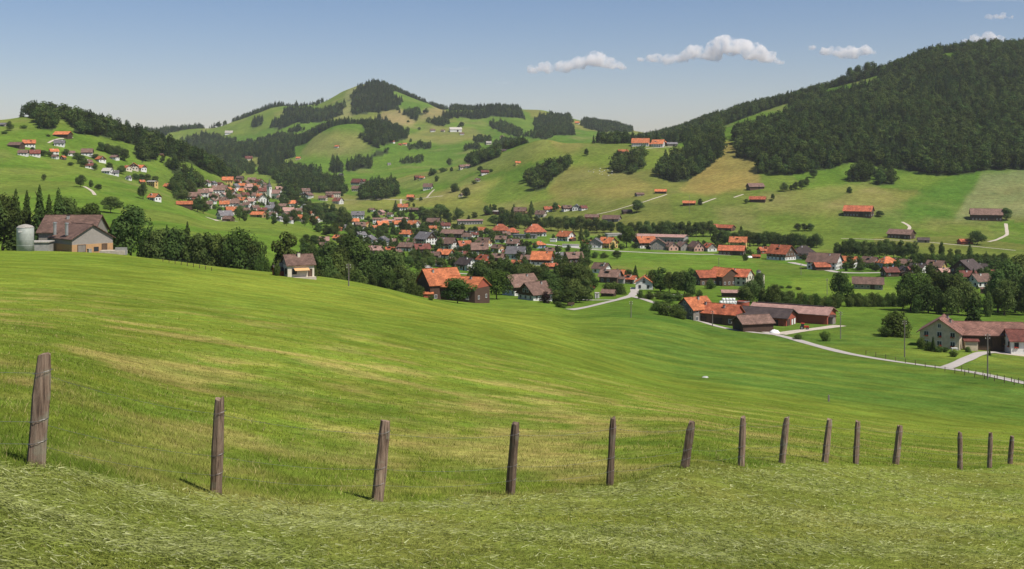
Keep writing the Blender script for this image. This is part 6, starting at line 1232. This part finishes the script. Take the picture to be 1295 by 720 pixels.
# woods: scattered by geometry nodes from low crowns, one object for each wood
def proto(name, data, mat):
    me = rawmesh(name, data[0], data[1], mat); o = bpy.data.objects.new(name, me); return o
PROTO = [proto('broadleaf_crown', decid(300+i, 620, .105, wide=.36, low=.05, nl=9), 'leafwoodb') for i in range(3)] + [proto('spruce_crown', conif(320+i, 620, .10, wide=.2+.03*i, low=.03), 'leafwood') for i in range(3)]
def wood_group():
    ng = bpy.data.node_groups.new('wood_scatter', 'GeometryNodeTree')
    ng.interface.new_socket('Geometry', in_out='INPUT', socket_type='NodeSocketGeometry'); ng.interface.new_socket('Geometry', in_out='OUTPUT', socket_type='NodeSocketGeometry')
    n = ng.nodes; l = ng.links; gi = n.new('NodeGroupInput'); go = n.new('NodeGroupOutput'); join = n.new('GeometryNodeJoinGeometry')
    def attr(nm, t):
        a = n.new('GeometryNodeInputNamedAttribute'); a.data_type = t; a.inputs[0].default_value = nm; return a
    kind = attr('kind', 'INT'); sc = attr('tsize', 'FLOAT_VECTOR'); rot = attr('trot', 'FLOAT')
    cx = n.new('ShaderNodeCombineXYZ'); l.new(rot.outputs[0], cx.inputs[2])
    for i, p in enumerate(PROTO):
        oi = n.new('GeometryNodeObjectInfo'); oi.inputs['Object'].default_value = p; oi.inputs['As Instance'].default_value = True
        cmp_ = n.new('FunctionNodeCompare'); cmp_.data_type = 'INT'; cmp_.operation = 'EQUAL'; l.new(kind.outputs[0], cmp_.inputs[2]); cmp_.inputs[3].default_value = i
        ip = n.new('GeometryNodeInstanceOnPoints'); l.new(gi.outputs[0], ip.inputs['Points']); l.new(cmp_.outputs[0], ip.inputs['Selection']); l.new(oi.outputs['Geometry'], ip.inputs['Instance'])
        l.new(sc.outputs[0], ip.inputs['Scale']); l.new(cx.outputs[0], ip.inputs['Rotation']); l.new(ip.outputs[0], join.inputs[0])
    l.new(join.outputs[0], go.inputs[0]); return ng
WG = wood_group(); TOT = 0
WLAB = {'ridge_wood':'dark mixed wood along the left ridge','hill_grove':'round grove on the left hillside','far_wood':'dark far-off wood in the side valley','knob_wood':'dark wood over the rounded middle hill','mountain_wood':'bluish dark forest on the distant mountain',
 'slope_wood':'small wood on the far green slopes','valley_wood':'tree belt on the valley floor beyond the village','forest_wood':'vast dark forest covering the mountainside at right','slope_grove':'dense grove on the slope below the forest'}
for wi, (nm, poly, yr, sp, h, cs) in enumerate(WOODS):
    g = np.random.default_rng(500+wi); P = np.array(poly, float); x0, x1 = P[:, 0].min(), P[:, 0].max(); y0, y1 = yr
    # even world density: depth sampled with weight Y
    area = (x1-x0)/F*(y1*y1-y0*y0)/2; N = int(area/(sp*sp)*1.5); N = min(N, 400000)
    px = g.uniform(x0, x1, N); Y = np.sqrt(g.uniform(y0*y0, y1*y1, N)); z = ground_uv(px, Y); py = HZ-F*z/Y
    k = inpoly(px+g.normal(0, 1.2, N), py+g.normal(0, .8, N), poly)
    if nm == 'forest_wood':
        for hp in HOLES: k &= ~(inpoly(px, py, hp) & (Y < 2330))
    if nm in ('mountain_wood', 'far_wood', 'knob_wood'): XQ = (px-CX)/F*Y; k &= fbm(XQ/170, Y/260, 3, 131) > -.10
    # keep what can be seen from near the viewpoint: a crown hidden behind a higher ridge is left out
    i, a = col_index(px); r = np.clip(((np.log(Y)-LY0)/(LY1-LY0)*(NR-1)), 0, NR-1).astype(int)
    k &= (py-h/Y*F) < HORI[r, i]+6
    px, Y, z = px[k], Y[k], z[k]; X = (px-CX)/F*Y
    # thin to one tree a cell
    key = np.floor(X/(sp*.8)).astype(np.int64)*100003+np.floor(Y/(sp*.8)).astype(np.int64); _, u = np.unique(key, return_index=True); X, Y, z = X[u], Y[u], z[u]; n_ = len(X); TOT += n_
    if n_ == 0: print('EMPTY WOOD', nm, wi); continue
    patch = vnoise(X/60, Y/60, 90+wi)*.5+.5
    con = g.uniform(0, 1, n_) < np.clip(cs+(patch-.5)*.9, 0, 1)
    kd = np.where(con, 3, 0)+g.integers(0, 3, n_)
    hh = h*g.uniform(.65, 1.2, n_)*(.9+.25*patch); ww = np.where(con, hh*1.05, hh*g.uniform(.85, 1.25, n_))
    me = bpy.data.meshes.new(nm); me.vertices.add(n_); me.vertices.foreach_set('co', np.stack([X, Y, z-.5], -1).astype(np.float32).ravel())
    a = me.attributes.new('kind', 'INT', 'POINT'); a.data.foreach_set('value', kd.astype(np.int32))
    a = me.attributes.new('trot', 'FLOAT', 'POINT'); a.data.foreach_set('value', g.uniform(0, 6.28, n_).astype(np.float32))
    a = me.attributes.new('tsize', 'FLOAT_VECTOR', 'POINT'); a.data.foreach_set('vector', np.stack([ww, ww, hh], -1).astype(np.float32).ravel())
    o = bpy.data.objects.new(nm, me); link(o); md = o.modifiers.new('scatter', 'NODES'); md.node_group = WG
    tag(o, None, 'wood', kind='stuff'); register(o, WLAB[nm], WLAB[nm].replace('grove','groves').replace('wood','woods') if n_ else '', 'of the valley' if False else 'in the landscape', P[:, 0].mean())
GARD = [('garden_trees', [(440,300),(470,292),(560,285),(620,296),(700,318),(745,322),(745,348),(700,352),(640,352),(560,346),(520,344),(470,336),(440,326)], (600,1350), 13, 5, 'small garden trees and bushes filling the gaps between the village houses'),
 ('garden_trees', [(440,300),(445,280),(470,268),(570,262),(600,278),(560,290),(480,296)], (900,1600), 16, 5.5, 'small trees and bushes around the upper apartment row'),
 ('garden_trees', [(240,250),(262,236),(330,230),(362,238),(400,262),(412,282),(360,286),(300,268),(262,266),(238,262)], (1150,2000), 19, 6, 'small trees and bushes among the houses round the church'),
 ('garden_trees', [(745,302),(1010,306),(1040,330),(1000,330),(905,318),(745,314)], (750,1150), 14, 4, 'low garden bushes along the straight main road'),
 ('garden_trees', [(1060,334),(1270,334),(1270,368),(1215,366),(1150,348),(1060,342)], (560,900), 11, 6, 'low garden bushes around the far right houses')]
HA = np.array(HP)
for wi, (nm, poly, yr, sp, h, lab) in enumerate(GARD):
    g = np.random.default_rng(900+wi); P = np.array(poly, float); x0, x1 = P[:, 0].min(), P[:, 0].max(); y0, y1 = yr
    N = int((x1-x0)/F*(y1*y1-y0*y0)/2/(sp*sp)*2); px = g.uniform(x0, x1, N); Y = np.sqrt(g.uniform(y0*y0, y1*y1, N)); z = ground_uv(px, Y); py = HZ-F*z/Y
    k = inpoly(px, py, poly); X = (px-CX)/F*Y
    for hx, hy, hr in HA: k &= (X-hx)**2+(Y-hy-1)**2 > hr*hr
    for rx, ry in ROADPTS: k &= (X-rx)**2+(Y-ry)**2 > 36
    X, Y, z = X[k], Y[k], z[k]; key = np.floor(X/sp).astype(np.int64)*100003+np.floor(Y/sp).astype(np.int64); _, u = np.unique(key, return_index=True); X, Y, z = X[u], Y[u], z[u]; n_ = len(X)
    kd = np.where(g.uniform(0, 1, n_) < .12, 3, 0)+g.integers(0, 3, n_); hh = h*g.uniform(.45, 1.5, n_); ww = hh*g.uniform(1.0, 1.7, n_); ww = np.where(kd >= 3, hh*1.2, ww)
    me = bpy.data.meshes.new(nm); me.vertices.add(n_); me.vertices.foreach_set('co', np.stack([X, Y, z-.4], -1).astype(np.float32).ravel())
    at2 = me.attributes.new('kind', 'INT', 'POINT'); at2.data.foreach_set('value', kd.astype(np.int32))
    at2 = me.attributes.new('trot', 'FLOAT', 'POINT'); at2.data.foreach_set('value', g.uniform(0, 6.28, n_).astype(np.float32))
    at2 = me.attributes.new('tsize', 'FLOAT_VECTOR', 'POINT'); at2.data.foreach_set('vector', np.stack([ww, ww, hh], -1).astype(np.float32).ravel())
    o = bpy.data.objects.new(nm, me); link(o); md = o.modifiers.new('scatter', 'NODES'); md.node_group = WG; tag(o, lab, 'small trees', kind='stuff'); TOT += n_
print("wood trees", TOT, "single", NT[0])
finish_labels()
